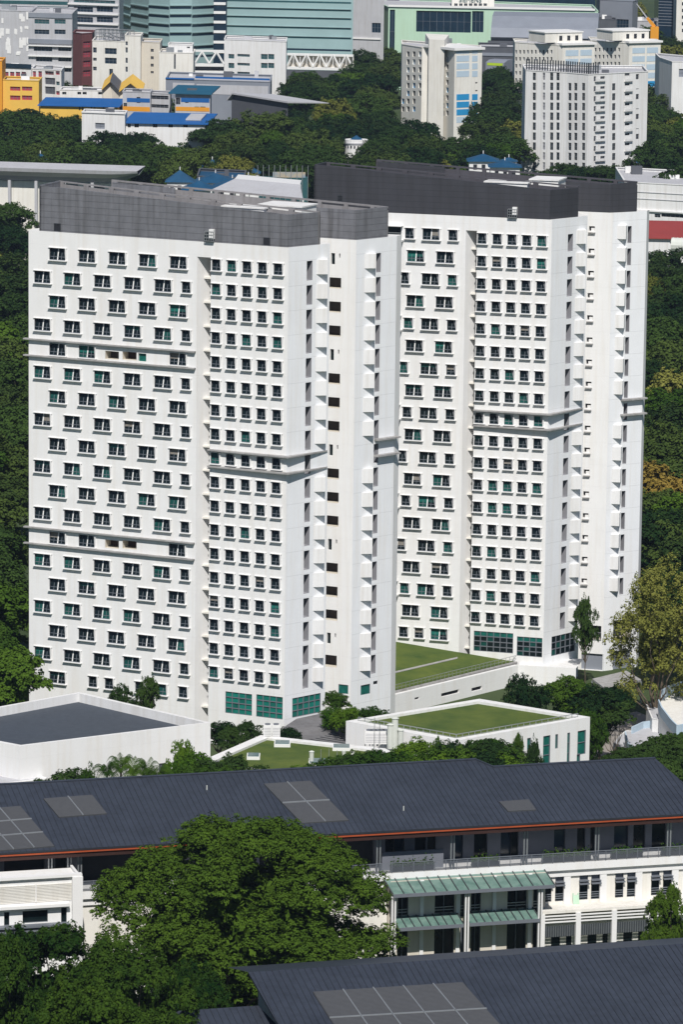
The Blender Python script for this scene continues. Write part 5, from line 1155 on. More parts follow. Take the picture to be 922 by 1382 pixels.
building('office_tower', 'dark glass office tower cut by the top edge at far right', [(885, 1760), (910, 1756)], -50, 25, 'navy', bands=[(885, y, 910, y + .8, 'grey', .1) for y in range(2, 38, 4)], cat='tower')
building('office_tower', 'cream tower with square windows at the top right corner', [(909, 1740), (950, 1738)], -50, 25, 'cream', [[(911 + 10 * i, 3 + 9 * j, 916.5 + 10 * i, 7.5 + 9 * j, 'dark') for i in range(3) for j in range(5)]], cat='tower')
building('office_block', 'white block with small balconies at the right edge below the trees', [(888, 1420), (905, 1402), (950, 1404)], 78, 20, 'white_far', [[(890, 90, 900, 93), (890, 101, 900, 104)], [(917, 93, 935, 104, 'grey')]])
building('office_block', 'tall pale grey wall of an office right of the green glass tower', [(474.5, 1640), (516, 1636)], -40, 25, 'lgrey', [[(476, 31, 500, 51, 'navy'), (502, 31, 514, 44, 'navy')]], bands=[(474.5, 51, 514, 53, 'trim', .4)])
building('office_block', 'pale terraced block far right of the angular office', [(845, 1780), (884, 1776)], 28, 20, 'lgrey', [[(848, 31, 880, 33, 'beige'), (848, 36, 880, 38, 'dgrey')]])
# crane
t = thing('crane', 'orange mobile crane jib pointing up beside the dark glass tower', 'crane', (XY(883, 1690).x, 1690, GZ))
a, b, c_ = P(884, 36, 1690), P(874, 24, 1690), P(860, 5, 1690); m = MB(); m.tube(a, b, .9, 'orange_p', 4, .7); m.build('jib', t); m = MB(); m.tube(b, c_, .35, 'lgrey', 4, .2); m.build('jib_extension', t)
m = MB(); m.box(a.x - 1.6, a.x + 1.6, 1688.5, 1692, GZ, a.z, 'orange_p'); m.build('cab', t)
# ---- roofs just behind the towers
def pavilion(name, label, xl, xr, Y, yeave, yapex, k='blue_dk', wall='white_far', depth=None, apex=.5):
    a, b = XY(xl, Y), XY(xr, Y); wd = b.x - a.x; d_ = depth or wd; ze, za_ = P(xl, yeave, Y).z, P(xl, yapex, Y + d_ / 2).z
    t = thing(name, label, 'pavilion', (a.x + wd / 2, Y, GZ)); m = MB(); ax = a.x + wd * apex; r_ = max(0, (wd - d_) / 2)
    c4 = [(a.x, Y, ze), (b.x, Y, ze), (b.x, Y + d_, ze), (a.x, Y + d_, ze)]; r0, r1 = (ax - r_, Y + d_ / 2, za_), (ax + r_ + .01, Y + d_ / 2, za_)
    m.poly([c4[0], c4[1], r1, r0], k); m.poly([c4[1], c4[2], r1], k); m.poly([c4[2], c4[3], r0, r1], k); m.poly([c4[3], c4[0], r0], k); m.poly(c4[::-1], k)
    m.tube(r0, (r0[0], r0[1], r0[2] + .8), .12, 'trim', 6); m.build('roof', t)
    m = MB(); i_ = wd * .07; m.box(a.x + i_, b.x - i_, Y + i_, Y + d_ - i_, GZ, ze - .02, wall)
    for f in (.25, .5, .75): m.box(a.x + wd * f - .5, a.x + wd * f + .5, Y + i_ - .04, Y + i_ - .003, ze - 2.2, ze - .8, 'dark')
    m.build('body', t); return t
pv = [(222, 262, 1092, 246, 229, 'dark blue pavilion roof leftmost in front of the cluster'), (286, 340, 1080, 254, 240, 'broad blue pavilion roof right in front of the cluster'), (244, 292, 1070, 257, 243, 'broad blue pavilion roof left in front of the cluster'), (240, 282, 1172, 229, 219, 'blue tiled pavilion roof, leftmost of the cluster behind the nearer tower'), (262, 318, 1100, 247, 233, 'broad low blue pavilion roof with a white post on top'), (272, 300, 1190, 222, 215, 'small blue pavilion roof at the back left of the cluster'),
      (324, 352, 1168, 234, 224, 'small blue pavilion roof at the back right of the cluster'), (318, 352, 1110, 244, 236, 'blue pavilion roof just left of the white marquee'), (40, 66, 1180, 216, 207, 'grey blue pavilion roof above the curved canopy, left one'), (74, 102, 1180, 216, 206, 'blue pavilion roof above the curved canopy, middle one'),
      (160, 180, 1190, 219, 213, 'smallest blue pavilion roof above the tip of the curved canopy'), (631, 676, 1140, 218, 207, 'blue pavilion roof between the charcoal screens and trees'), (660, 706, 1120, 226, 216, 'blue pavilion roof at the foot of the white slab block'), (676, 700, 1150, 218, 212, 'small blue pavilion roof beside the foot of the white slab block'),
      (118, 150, 1190, 220, 214, 'dull blue pavilion roof half hidden behind the canopy')]
for xl, xr, Yv, ye, ya, lab in pv: pavilion('blue_roof_pavilion', lab, xl, xr, Yv, ye, ya)
shed('link_roof', 'long dark blue covered walkway behind the nearer tower', 178, 268, 1195, 226, 222, 8, 'dgrey', 'blue_dk')
building('service_block', 'dark grey service block between the blue pavilions', [(266, 1130), (330, 1126)], 238, 20, 'dgrey', [[(296, 241, 306, 246, 'trim')]], roof='blue_dk')
# sports court
sheet('sports_court', [(XY(352, 1215).x, 1150), (XY(412, 1215).x, 1150), (XY(412, 1215).x, 1215), (XY(352, 1215).x, 1215)], GZ + .02, 'teal_dk')
t = thing('court_fence', 'green mesh court fence with a painted mural panel', 'fence', (XY(352, 1150).x, 1150, GZ)); pl = Plane(XY(348, 1150), XY(416, 1150)); m = MB(); zf = pl.uz(380, 238)[1]
m.wbox(pl, 0, pl.L, -.03, 0, GZ, zf, 'gtower_dk'); m.build('mesh_panel', t); m = MB()
for i in range(10): u = pl.L * i / 9; m.tube(pl.pt(u, GZ, .1), pl.pt(u, zf + 3, .1), .1, 'steel', 6)
m.build('post', t); m = MB(); m.wbox(pl, pl.L * .3, pl.L * .95, .02, .08, zf - .3, zf + 1.2, 'mural'); m.build('mural_panel', t)
for x in (356, 358, 397, 400):
    p = XY(x, 1190); t = thing('light_pole', {356: 'thin floodlight pole, leftmost at the sports court', 358: 'thin floodlight pole, second from left at the sports court', 397: 'thin floodlight pole, third from left at the sports court', 400: 'thin floodlight pole, rightmost at the sports court'}[x], 'pole', (p.x, p.y, GZ))
    zt_ = P(x, 227, 1190).z; m = MB(); m.tube((p.x, p.y, GZ), (p.x, p.y, zt_), .12, 'steel_dk', 6, .07); m.build('pole', t); m = MB(); m.box(p.x - .5, p.x + .5, p.y - .15, p.y + .15, zt_, zt_ + .3, 'steel'); m.build('lamp_head', t)
# white marquee
t = thing('marquee', 'large white marquee roof behind the nearer tower screens', 'marquee', (XY(350, 1020).x, 1020, GZ))
z1_ = P(350, 258, 1000).z; A_ = [G(285, 256, z1_ - .5), G(409, 268, z1_ - .5), G(405, 249, z1_ + 1.2), G(317, 241, z1_ + 1.2)]
m = MB(); m.poly([tuple(p) for p in A_], 'lgrey'); bk2 = [A_[3] + Vector((0, 30, -2)), A_[2] + Vector((0, 30, -2))]; m.poly([tuple(A_[3]), tuple(A_[2]), tuple(bk2[1]), tuple(bk2[0])], 'trim')
m.build('roof', t); m = MB()
for p in A_: m.tube((p.x, p.y, GZ), (p.x, p.y, p.z), .2, 'trim', 6)
m.build('pole', t)
# curved stadium canopy
t = thing('curved_canopy_building', 'grandstand with long curved grey canopy on columns at the left', 'grandstand', (XY(90, 1080).x, 1080, GZ))
Yc = 1075; a, b = XY(-40, Yc), XY(186, Yc - 8); pl = Plane(a, b)
m = MB()
prof = [(0, 228, 2), (0, 233, 1.6), (-2, 236, .6)]
zt_, zb_ = P(90, 219, Yc + 12).z, P(90, 231, Yc).z
sg = 14
def row(u, f):
    bend = -1.6 * (1 - f) ** 2 * 0
    return [pl.pt(u, zb_ + .9 * 1, 3), pl.pt(u, zb_ + .2, 4.2), pl.pt(u, zt_ - .4, 8 - 1), pl.pt(u, zt_, 5), pl.pt(u, zt_, -8), pl.pt(u, zb_ + .4, -8)]
tips = []
for i in range(sg + 1):
    f = i / sg; u = pl.L * f; lift = (max(0, f - .8) / .2) ** 2 * 1.2
    zq = P(90, 243, Yc).z; tips.append([pl.pt(u, zq + lift * 1.8, -.8), pl.pt(u, zq + 1.2 + lift * 1.4, .4), pl.pt(u, zt_ - .9 + lift * .3, 1.8 - lift), pl.pt(u, zt_, 2.1 - lift), pl.pt(u, zt_ + .5, -8)])
for A_, B_ in zip(tips, tips[1:]):
    for j in range(4): m.poly([A_[j], B_[j], B_[j + 1], A_[j + 1]], 'lgrey' if j >= 1 else 'grey')
    m.poly([A_[0], A_[4], B_[4], B_[0]], 'grey')
m.build('canopy', t)
for x in (12, 48, 86, 124, 158):
    u = pl.uz(x, 250)[0]; m = MB(); m.wbox(pl, u - .35, u + .35, -.6, .1, GZ, zq, 'lgrey'); m.build('column', t)
m = MB(); m.wbox(pl, 0, pl.L * .83, -8, -2, GZ, P(90, 243, Yc + 3).z, 'cream'); m.build('rear_wall', t)
m = MB()
for x0, x1 in ((66, 102), (114, 138)): m.wbox(pl, pl.uz(x0, 245)[0], pl.uz(x1, 245)[0], -1.99, -1.9, P(80, 252, Yc).z, P(80, 247, Yc).z, 'dgrey')
m.build('opening', t)
# rotunda, dome, white and red halls at right
t = thing('water_rotunda', 'small round white building with blue conical cap among the trees', 'rotunda', (XY(481, 1250).x, 1250, GZ)); p = XY(481, 1250); r_ = (XY(497, 1250).x - XY(466, 1250).x) / 2; zt_ = P(481, 188, 1250).z
m = MB(); m.tube((p.x, p.y, GZ), (p.x, p.y, zt_), r_, 'trim', 20); m.tube((p.x, p.y, zt_ - 1.2), (p.x, p.y, zt_ - .8), r_ + .25, 'lgrey', 20)
for i in range(10):
    an = math.pi + math.pi * (i + .5) / 10; m.box(p.x + math.cos(an) * r_ - .22, p.x + math.cos(an) * r_ + .22, p.y + math.sin(an) * r_ - .08, p.y + math.sin(an) * r_ + .2, zt_ - 2.4, zt_ - 1.6, 'dark')
m.build('drum', t)
m = MB(); m.tube((p.x, p.y, zt_), (p.x, p.y, zt_ + 1.2), r_ * .55, 'blue_dk', 16, .1); m.build('cap', t)
t = thing('dome_hall', 'hall with shallow teal domed roof at the foot of the white slab block', 'hall', (XY(885, 1225).x, 1225, GZ)); p0, p1 = XY(862, 1225), XY(906, 1225); cx = (p0.x + p1.x) / 2; r_ = (p1.x - p0.x) / 2; ze, zt_ = P(885, 223, 1225).z, P(880, 207, 1235).z
m = MB(); prev = None
for i in range(7):
    a_ = math.pi / 2 * i / 6; rr = r_ * math.cos(a_); zz = ze + (zt_ - ze) * math.sin(a_); ring = [(cx + rr * math.cos(2 * math.pi * j / 24), 1233 + rr * .6 * math.sin(2 * math.pi * j / 24), zz) for j in range(24)]
    if prev:
        for j in range(24): m.poly([prev[j], prev[(j + 1) % 24], ring[(j + 1) % 24], ring[j]], 'teal_roof' if 0 else 'skyb')
    prev = ring
m.build('roof', t); m = MB(); m.box(cx - r_ * .85, cx + r_ * .8, 1226, 1240, GZ, ze - .01, 'lgrey'); m.build('wall', t)
t, c, z = building('white_hall', 'long white hall with horizontal ribs right of the charcoal screens', [(845, 1132), (990, 1120)], 246, 40, 'white_far', [[(884, 289, 892, 293.5, 'glass'), (893, 289, 930, 293.5, 'glass')]], bands=[(858, 262, 990, 262.8, 'lgrey', .15), (858, 271, 990, 271.8, 'lgrey', .15), (858, 286, 990, 288, 'trim', .5)], kz=0)
t, pl, ze = shed('red_roof_hall', 'hall with brick red metal roof below the long white hall', 862, 990, 1066, 320, 297, 22, 'white_far', 'red_roof', [(905, 322, 920, 330, 'lgrey')])
# parked white van-like tank beside it
p = P(916, 331, 1050); t = thing('water_tank', 'white ribbed horizontal water tank beside the red roofed hall', 'tank', (p.x, p.y, GZ)); m = MB(); m.tube((p.x - 1.6, 1050, p.z), (p.x + 3.5, 1049, p.z), 1.9, 'tank', 14)
for i in range(4): m.tube((p.x - 1.2 + i, 1050, p.z), (p.x - 1.1 + i, 1050, p.z), 1.98, 'trim', 14)
m.build('barrel', t); m = MB(); m.box(p.x - 1.4, p.x - 1, 1048.8, 1051, GZ, p.z - 1, 'steel_dk'); m.box(p.x + 1.6, p.x + 2, 1048.8, 1051, GZ, p.z - 1, 'steel_dk'); m.build('saddle', t)
# ---------------------------------------------------------------- trees
def leaves(name, C, N, S, matk, seed):
    """C centres, N normals, S sizes -> one mesh of small folded leaf sprays"""
    rg = np.random.default_rng(seed); n = len(C)
    N = N / np.linalg.norm(N, axis=1, keepdims=True)
    a = rg.normal(size=(n, 3)); t1 = np.cross(N, a); t1 /= np.linalg.norm(t1, axis=1, keepdims=True) + 1e-9; t2 = np.cross(N, t1)
    S = S[:, None]; as_ = rg.uniform(.45, .8, (n, 1))
    k = 4; V = np.empty((n, k, 3))
    V[:, 0] = C - t1 * S; V[:, 1] = C - t2 * S * as_ + N * S * .18; V[:, 2] = C + t1 * S; V[:, 3] = C + t2 * S * as_ - N * S * .18
    me = bpy.data.meshes.new(name); me.vertices.add(n * k); me.vertices.foreach_set('co', V.reshape(-1).astype(np.float32))
    me.loops.add(n * k); me.loops.foreach_set('vertex_index', np.arange(n * k, dtype=np.int32))
    me.polygons.add(n); me.polygons.foreach_set('loop_start', np.arange(0, n * k, k, dtype=np.int32)); me.polygons.foreach_set('loop_total', np.full(n, k, dtype=np.int32))
    me.update(); me.materials.append(matk); return me
def crown_pts(seed, Rx, Rz, zc, lobes, tufts, per, size, flat=.75, open_=0.0, tuft_r=.09, low=-.35, lr=(.22, .38)):
    """lumpy dome: lobes on an ellipsoid, each lobe carries tufts, each tuft a rosette of leaves"""
    rg = np.random.default_rng(seed); L = []
    for i in range(lobes):
        for _ in range(40):
            d = rg.normal(size=3); d /= np.linalg.norm(d)
            if d[2] > low: break
        r = rg.uniform(*lr) * (1 - .3 * open_); k = (1 - r * rg.uniform(.8, 1.25)) if open_ < .3 else rg.uniform(.45, .85)
        L.append((d * k, r))
    L.append((np.array([0, 0, .1]), .5 * (1 - open_)))
    C = []; N = []
    tot = sum(r * r for _, r in L)
    for c, r in L:
        nt_ = max(3, int(tufts * r * r / tot)); d = rg.normal(size=(nt_, 3)); d /= np.linalg.norm(d, axis=1, keepdims=True)
        d[:, 2] = np.where(d[:, 2] < -.25, -d[:, 2] * .6, d[:, 2]); rr = r * rg.uniform(.72, 1.12, (nt_, 1)); T = c + d * rr
        q = rg.normal(size=(nt_, per, 3)); q /= np.linalg.norm(q, axis=2, keepdims=True); q[:, :, 2] = np.where(q[:, :, 2] < -.45, -q[:, :, 2], q[:, :, 2])
        tr = tuft_r * rg.uniform(.6, 1.25, (nt_, 1, 1))
        pt = T[:, None, :] + q * tr * rg.uniform(.5, 1, (nt_, per, 1)); nn = q * .8 + d[:, None, :] * .5 + np.array([0, 0, .45]) + rg.normal(size=(nt_, per, 3)) * .35
        C.append(pt.reshape(-1, 3)); N.append(nn.reshape(-1, 3))
    C = np.concatenate(C); N = np.concatenate(N); C = C * np.array([Rx, Rx, Rz]) + np.array([0, 0, zc])
    S = size * rg.uniform(.6, 1.25, len(C)); return C, N, S, [(c * np.array([Rx, Rx, Rz]) + np.array([0, 0, zc]), r * Rx) for c, r in L]
def limb(m, a, b, r0, r1, rg, k='bark', seg=5, wob=.08):
    a = Vector(a); b = Vector(b); L = (b - a).length; prev = a; pr_ = r0
    for i in range(1, seg + 1):
        f = i / seg; p = a.lerp(b, f)
        if i < seg: p += Vector((rg.uniform(-1, 1), rg.uniform(-1, 1), rg.uniform(-.3, .6))) * L * wob
        r = r0 + (r1 - r0) * f; m.tube(prev, p, pr_, k, 7, r); prev = p; pr_ = r
    return prev
def tree_proto(key, seed, Rx, Rz, H, lobes, tufts, per, size, lf, trunk_r=.45, **kw):
    """H: overall height with the base at 0"""
    zc = H - Rz * .98
    C, N, S, L = crown_pts(seed, Rx, Rz, zc, lobes, tufts, per, size, **kw)
    r_ = np.random.default_rng(seed + 500); nf = int(len(C) * .05); d = r_.normal(size=(nf, 3)); d /= np.linalg.norm(d, axis=1, keepdims=True)
    Cf = d * (r_.uniform(.15, .60 * (1 - .6 * kw.get('open_', 0)), (nf, 1))) * np.array([Rx, Rx, Rz]) + np.array([0, 0, zc]); sf = max(size * 2.2, Rx * .05)
    C = np.concatenate([C, Cf]); N = np.concatenate([N, r_.normal(size=(nf, 3)) + 1e-3]); S = np.concatenate([S, np.full(nf, sf)])
    cm = leaves('crown', C, N, S, LF[lf], seed); m = MB(); rg = random.Random(seed); fork = Vector((0, 0, max(.12 * H, zc - Rz * .75)))
    limb(m, (0, 0, 0), fork, trunk_r, trunk_r * .7, rg, wob=.03)
    for c, r in L[:14]: limb(m, fork, Vector(c) * .98, trunk_r * .45, trunk_r * .08, rg, wob=.07)
    return m.mesh('trunk'), cm
def plant_tree(proto, x, y, z, s, rot, name, label, cat='tree', group=None, sz=None, H0=None):
    if H0: top, sz = sz * H0 / s, s
    t = bpy.data.objects.new(name, None); sc.collection.objects.link(t); t.location = (x, y, z); t.rotation_euler = (0, 0, rot); t.scale = (s, s, sz or s)
    tag(t, label, cat, group)
    for nm, me in zip(('trunk', 'crown'), proto):
        if me is None: continue
        o = bpy.data.objects.new(nm, me); sc.collection.objects.link(o); o.parent = t
        if H0 and nm == 'crown': o.location = (0, 0, top - H0)
        if H0 and nm == 'trunk': o.scale = (1, 1, top / H0)
    return t
far = [tree_proto('far', 10 + i, 9 + (i % 3), 7.5 + (i % 2) * 1.5, 20, 18 + 3 * i, 900, 22, .32, 'forest' if i % 2 else 'dark', .5, tuft_r=.10) for i in range(5)]
farm = [tree_proto('farm', 30 + i, 8.5, 8, 19, 22, 900, 22, .32, 'mid', .5) for i in range(2)]
fary = [tree_proto('fary', 40 + i, 8, 9, 19, 24, 800, 22, .30, 'yellow', .4, open_=.05) for i in range(2)]
rt = random.Random(11)
def rows(spec, protos, name, label, group, H=19, jit=8, blockers=()):
    for yt, x0, x1, st in spec:
        x = x0 + rt.uniform(0, st * .5)
        while x < x1:
            h = H * rt.uniform(.88, 1.12); s = h / 20; z_top = GZ + h
            d = ray(x, yt + rt.uniform(-3, 3)); Y = (z_top - CZ) / d.z * d.y; p = XY(x, Y)
            plant_tree(rt.choice(protos), p.x, Y, GZ, s * rt.uniform(.9, 1.15), rt.uniform(0, 6.28), name, label, 'tree', group, sz=s); x += st * rt.uniform(.85, 1.2)
far2 = far + far + farm + fary[:1]
gold = [tree_proto('gold', 140 + i, 8, 9, 19, 24, 800, 22, .30, 'gold', .4, open_=.05) for i in range(2)]
rows([(146, 0, 20, 40), (146, 20, 60, 42), (156, 60, 100, 40), (160, -10, 110, 48), (172, 0, 150, 48), (176, 140, 205, 52), (190, -10, 215, 50), (204, 0, 215, 50)], far2, 'broadleaf_tree', 'dark broadleaf tree of the wood above the curved grandstand canopy', 'trees of the left wood', 19)
rows([(92, 410, 520, 50), (102, 395, 540, 50), (113, 390, 545, 48), (128, 370, 545, 50), (148, 330, 540, 48), (160, 290, 480, 52), (160, 500, 560, 45), (176, 245, 460, 50), (192, 225, 455, 46), (204, 230, 440, 50)], far2, 'broadleaf_tree', 'dark broadleaf tree of the wood behind the nearer tower', 'trees of the middle wood', 19)
rows([(166, 530, 560, 40), (176, 655, 710, 40), (178, 556, 600, 46), (186, 505, 705, 48), (196, 500, 700, 46), (206, 420, 480, 44), (208, 505, 640, 52), (120, 655, 705, 44), (132, 652, 705, 44), (146, 655, 705, 44), (160, 652, 705, 44), (100, 655, 705, 44), (92, 660, 700, 44)], far2, 'broadleaf_tree', 'dark broadleaf tree of the wood around the cream and blue slab block', 'trees of the right wood', 19)
rows([(110, 878, 935, 40), (125, 875, 935, 44), (140, 875, 935, 44), (158, 873, 935, 44), (176, 873, 935, 44), (192, 873, 935, 44), (212, 905, 935, 40), (225, 905, 940, 40)], far2, 'broadleaf_tree', 'dark broadleaf tree at the right edge beside the white slab block', 'trees right of the white slab block', 19)
rows([(36, 850, 935, 44), (48, 846, 935, 44), (58, 890, 935, 44), (0, 838, 885, 30)], far2, 'broadleaf_tree', 'dark broadleaf tree far off below the two office towers', 'far trees at top right', 17)
rows([(28, 484, 512, 30), (46, 480, 512, 34), (64, 478, 530, 34), (82, 478, 530, 34)], far2, 'broadleaf_tree', 'dark broadleaf tree at the left end of the mint green block', 'trees by the mint green block', 18)
rows([(224, 425, 520, 40), (220, 410, 450, 30)], far2, 'broadleaf_tree', 'broadleaf tree just behind the charcoal rooftop screens', 'trees behind the charcoal screens', 14)
rows([(226, 780, 850, 30), (232, 700, 760, 30), (222, 745, 870, 34), (232, 850, 880, 30)], [far[0], far[2], far[4]], 'broadleaf_tree', 'low dark tree between the charcoal screens and the white slab block', 'trees at the foot of the white slab block', 12)
rows([(228, 158, 250, 30)], far2, 'broadleaf_tree', 'green tree just behind the grey screens of the nearer tower', 'trees behind the grey screens', 12)
rows([(254, -20, 48, 44)], far2, 'broadleaf_tree', 'rounded tree in front of the grandstand canopy', 'trees below the grandstand', 15)
# named single trees at the edges of the school group
for x, Yb, h, lab in ((205, 1380, 19, 'rounded dark tree between the cream blocks and the striped classrooms'), (185, 1385, 16, 'dark tree left of the stepped cream block'), (102, 1430, 18, 'dark tree in front of the maroon brick tower'), (128, 1395, 13, 'small dark tree below the cream office block'), (377, 1372, 12, 'small dark tree in front of the square white block'), (350, 1378, 11, 'bright small tree at the end of the grey warehouse')):
    p = XY(x, Yb); plant_tree(far[1] if 'bright' not in lab else farm[0], p.x, Yb, GZ, h / 20, rt.uniform(0, 6), 'broadleaf_tree', lab)
# strips left and right of the towers
rows([(y, -45, 40, 46) for y in range(276, 560, 30)], far2, 'broadleaf_tree', 'dark tree of the woodland strip left of the nearer tower', 'woodland strip left of the nearer tower', 18)
rows([(y, -50, 8, 52) for y in range(560, 790, 34)] , far[:2] + farm, 'broadleaf_tree', 'dark tree of the lower woodland strip left of the nearer tower', 'lower woodland strip left of the nearer tower', 18)
rows([(y, 868, 950, 50) for y in range(336, 600, 30)] , far2, 'broadleaf_tree', 'dark tree of the woodland strip right of the farther tower', 'woodland strip right of the farther tower', 18)
rows([(578, 884, 950, 46), (600, 872, 950, 46), (622, 876, 950, 46)], gold, 'broadleaf_tree', 'olive yellow tree of the woodland right of the farther tower', 'olive trees right of the farther tower', 18)
rows([(655, 880, 950, 50), (690, 900, 960, 50), (725, 955, 1000, 60), (760, 965, 1000, 60)], farm + far, 'broadleaf_tree', 'green tree under the olive ones right of the farther tower', 'green trees right of the farther tower', 18)
# ---- middle distance single trees
mid = [tree_proto('mid', 60 + i, 5, 4.2, 10, 22, 700, 26, .15, 'mid', .2) for i in range(3)]
midd = [tree_proto('midd', 70 + i, 5, 4.2, 10, 20, 600, 24, .15, 'dark', .2, open_=.2) for i in range(2)]
midb = [tree_proto('midb', 80 + i, 5, 4.5, 10, 22, 700, 26, .15, 'bright', .2) for i in range(2)]
def single(px, ytop, Y, width_px, proto, name, label, z=GZ, cat='tree', group=None, H0=10, R0=5, hmin=None):
    p = XY(px, Y); zt_ = P(px, ytop, Y).z; h = zt_ - z; s = max((width_px / 2 * Y / F) / R0, .31 * h / R0 if cat == 'shrub' or 'leafy' in label or 'bush' in label else 0)
    return plant_tree(proto, p.x, Y, z, s, rt.uniform(0, 6.28), name, label, cat, group, sz=h / H0, H0=H0 if 2 * R0 * s > .55 * h else None)
single(15, 888, 602, 62, midb[0], 'broadleaf_tree', 'bright green tree at the left foot of the nearer tower')
single(-20, 840, 612, 60, mid[1], 'broadleaf_tree', 'mid green tree at the left edge above the bright one')
single(32, 920, 578, 30, midb[1], 'shrub', 'small bright shrub where the tower meets the slate roofed hall', cat='shrub')
single(168, 921, 545, 50, midd[0], 'broadleaf_tree', 'small dark tree behind the parapet of the slate roofed hall, left one')
single(200, 911, 547, 44, midd[1], 'broadleaf_tree', 'taller dark tree behind the parapet of the slate roofed hall, right one')
for i, (x, yt, Y, wd, lab) in enumerate(((302, 970, 538, 60, 'dark shrub under the lobby glazing, leftmost'), (345, 974, 533, 50, 'dark shrub under the lobby glazing, middle'), (390, 978, 528, 56, 'dark shrub beside the grey deck'), (322, 982, 526, 46, 'lower dark shrub behind the lawn roof parapet'))):
    single(x, yt, Y, wd, midd[i % 2], 'shrub', lab, cat='shrub', z=-6)
for i, (x, yt, Y, wd, k, lab) in enumerate(((455, 955, 545, 34, 1, 'yellow green shrub at the corner of the white retaining wall'), (462, 932, 556, 36, 0, 'dark hanging shrub in the notch of the nearer tower'), (478, 955, 541, 36, 1, 'bright shrub along the retaining wall, left one'), (500, 952, 538, 30, 1, 'bright shrub along the retaining wall, middle one'), (518, 953, 536, 26, 0, 'small shrub along the retaining wall, right one'))):
    single(x, yt, Y, wd, midb[i % 2] if k else mid[0], 'shrub', lab, cat='shrub', z=-6.5)
single(250, 1000, 503, 56, midb[0], 'broadleaf_tree', 'bright round tree at the right end of the white hall')
single(232, 1022, 497, 40, midb[1], 'broadleaf_tree', 'smaller bright tree in front of the white hall')
single(272, 1015, 500, 36, midb[1], 'shrub', 'bright shrub beside the white lawn roof corner', cat='shrub')
single(86, 1032, 480, 56, midd[0], 'broadleaf_tree', 'dark leafy tree in front of the white hall, leftmost')
single(118, 1034, 478, 44, mid[2], 'broadleaf_tree', 'mid green tree left of the palms')
for i, (x, yt, Y, wd, lab) in enumerate(((470, 1018, 492, 40, 'leafy shrub on the vent lawn near the slim pipe'), (490, 1020, 488, 40, 'leafy shrub before the tall thin masts'), (525, 1012, 486, 46, 'leafy tree before the pale tanks'), (330, 1022, 486, 44, 'leafy shrub over the front parapet of the vent lawn'), (575, 1000, 498, 60, 'bright bush between the deck and pavilion'), (560, 1012, 488, 54, 'bright leafy bush before the pavilion wall'), (606, 990, 497, 26, 'thin upright tree before the pavilion corner'),
                                            (640, 1002, 492, 44, 'leafy tree before the slit windows, leftmost'), (664, 994, 494, 44, 'leafy tree before the slit windows, second'), (690, 1000, 492, 50, 'leafy tree before the slit windows, third'), (714, 984, 500, 24, 'thin tall sapling before the slit windows'), (738, 998, 496, 34, 'sparse tree before the slit windows, rightmost'))):
    single(x, yt, Y, wd, (midb if i in (4, 5) else midd if i % 2 else mid)[i % 2], 'broadleaf_tree', lab)
single(728, 904, 535, 80, midd[0], 'broadleaf_tree', 'spreading dark tree between the retaining wall and pavilion')
single(786, 912, 545, 92, mid[2], 'broadleaf_tree', 'dark tree behind the pavilion roof corner')
single(828, 925, 540, 112, midd[1], 'broadleaf_tree', 'large dark tree left of the curved terraces')
single(812, 950, 528, 60, mid[1], 'broadleaf_tree', 'olive green tree right of the pavilion corner')
single(850, 940, 538, 66, midd[0], 'broadleaf_tree', 'dark tree under the big yellow green tree')
single(806, 806, 592, 40, midd[1], 'columnar_tree', 'dark columnar tree at the foot of the farther tower')
single(745, 1052, 470, 20, mid[1], 'shrub', 'small shrub just behind the slate roof ridge', cat='shrub')
rows([(800, -70, 5, 40), (835, -60, 10, 40), (868, -50, 10, 40)], farm + far[:1], 'broadleaf_tree', 'mid green tree at the foot of the left woodland strip', 'trees at the foot of the left woodland strip', 13)
for i, (x, yt) in enumerate(((284, 1026), (300, 1024), (402, 1030), (440, 1030), (455, 1024), (545, 1020), (590, 1012), (620, 1006), (628, 1016), (652, 1012), (676, 1010), (694, 1014))):
    single(x, yt, 482 + (i % 3) * 3, 34 + (i * 7) % 16, (mid[1], midd[0], midb[1], mid[2])[i % 4], 'shrub', 'leafy shrub in the planting just behind the slate roof ridge', cat='shrub', group='shrubs behind the slate roof ridge')
# the big sparse yellow-green tree
bigy = tree_proto('bigy', 91, 5, 7.2, 14.5, 70, 1500, 18, .10, 'yellow', .22, open_=.8, tuft_r=.06, low=-.8)
p = XY(903, 560); h = P(903, 752, 560).z - GZ; plant_tree(bigy, p.x, 560, GZ, 1.45, .5, 'yellow_green_tree', 'tall sparse olive yellow tree in front of the farther tower at the right', sz=h / 14.5)
# hedge-like trees at right by the curved terraces
hb = tree_proto('hb', 95, 8, 4.5, 8, 40, 1800, 30, .16, 'dark', .3, tuft_r=.06)
for x, yt, Y, lab in ((892, 1008, 480, 'dark dense bush mass beside the curved terraces, left one'), (935, 992, 484, 'dark dense bush mass beside the curved terraces, right one'), (905, 1026, 474, 'dark dense bush just behind the slate roof end')):
    single(x, yt, Y, 120 if yt != 1020 else 90, hb, 'dense_bush', lab, cat='bush', H0=8, R0=8)
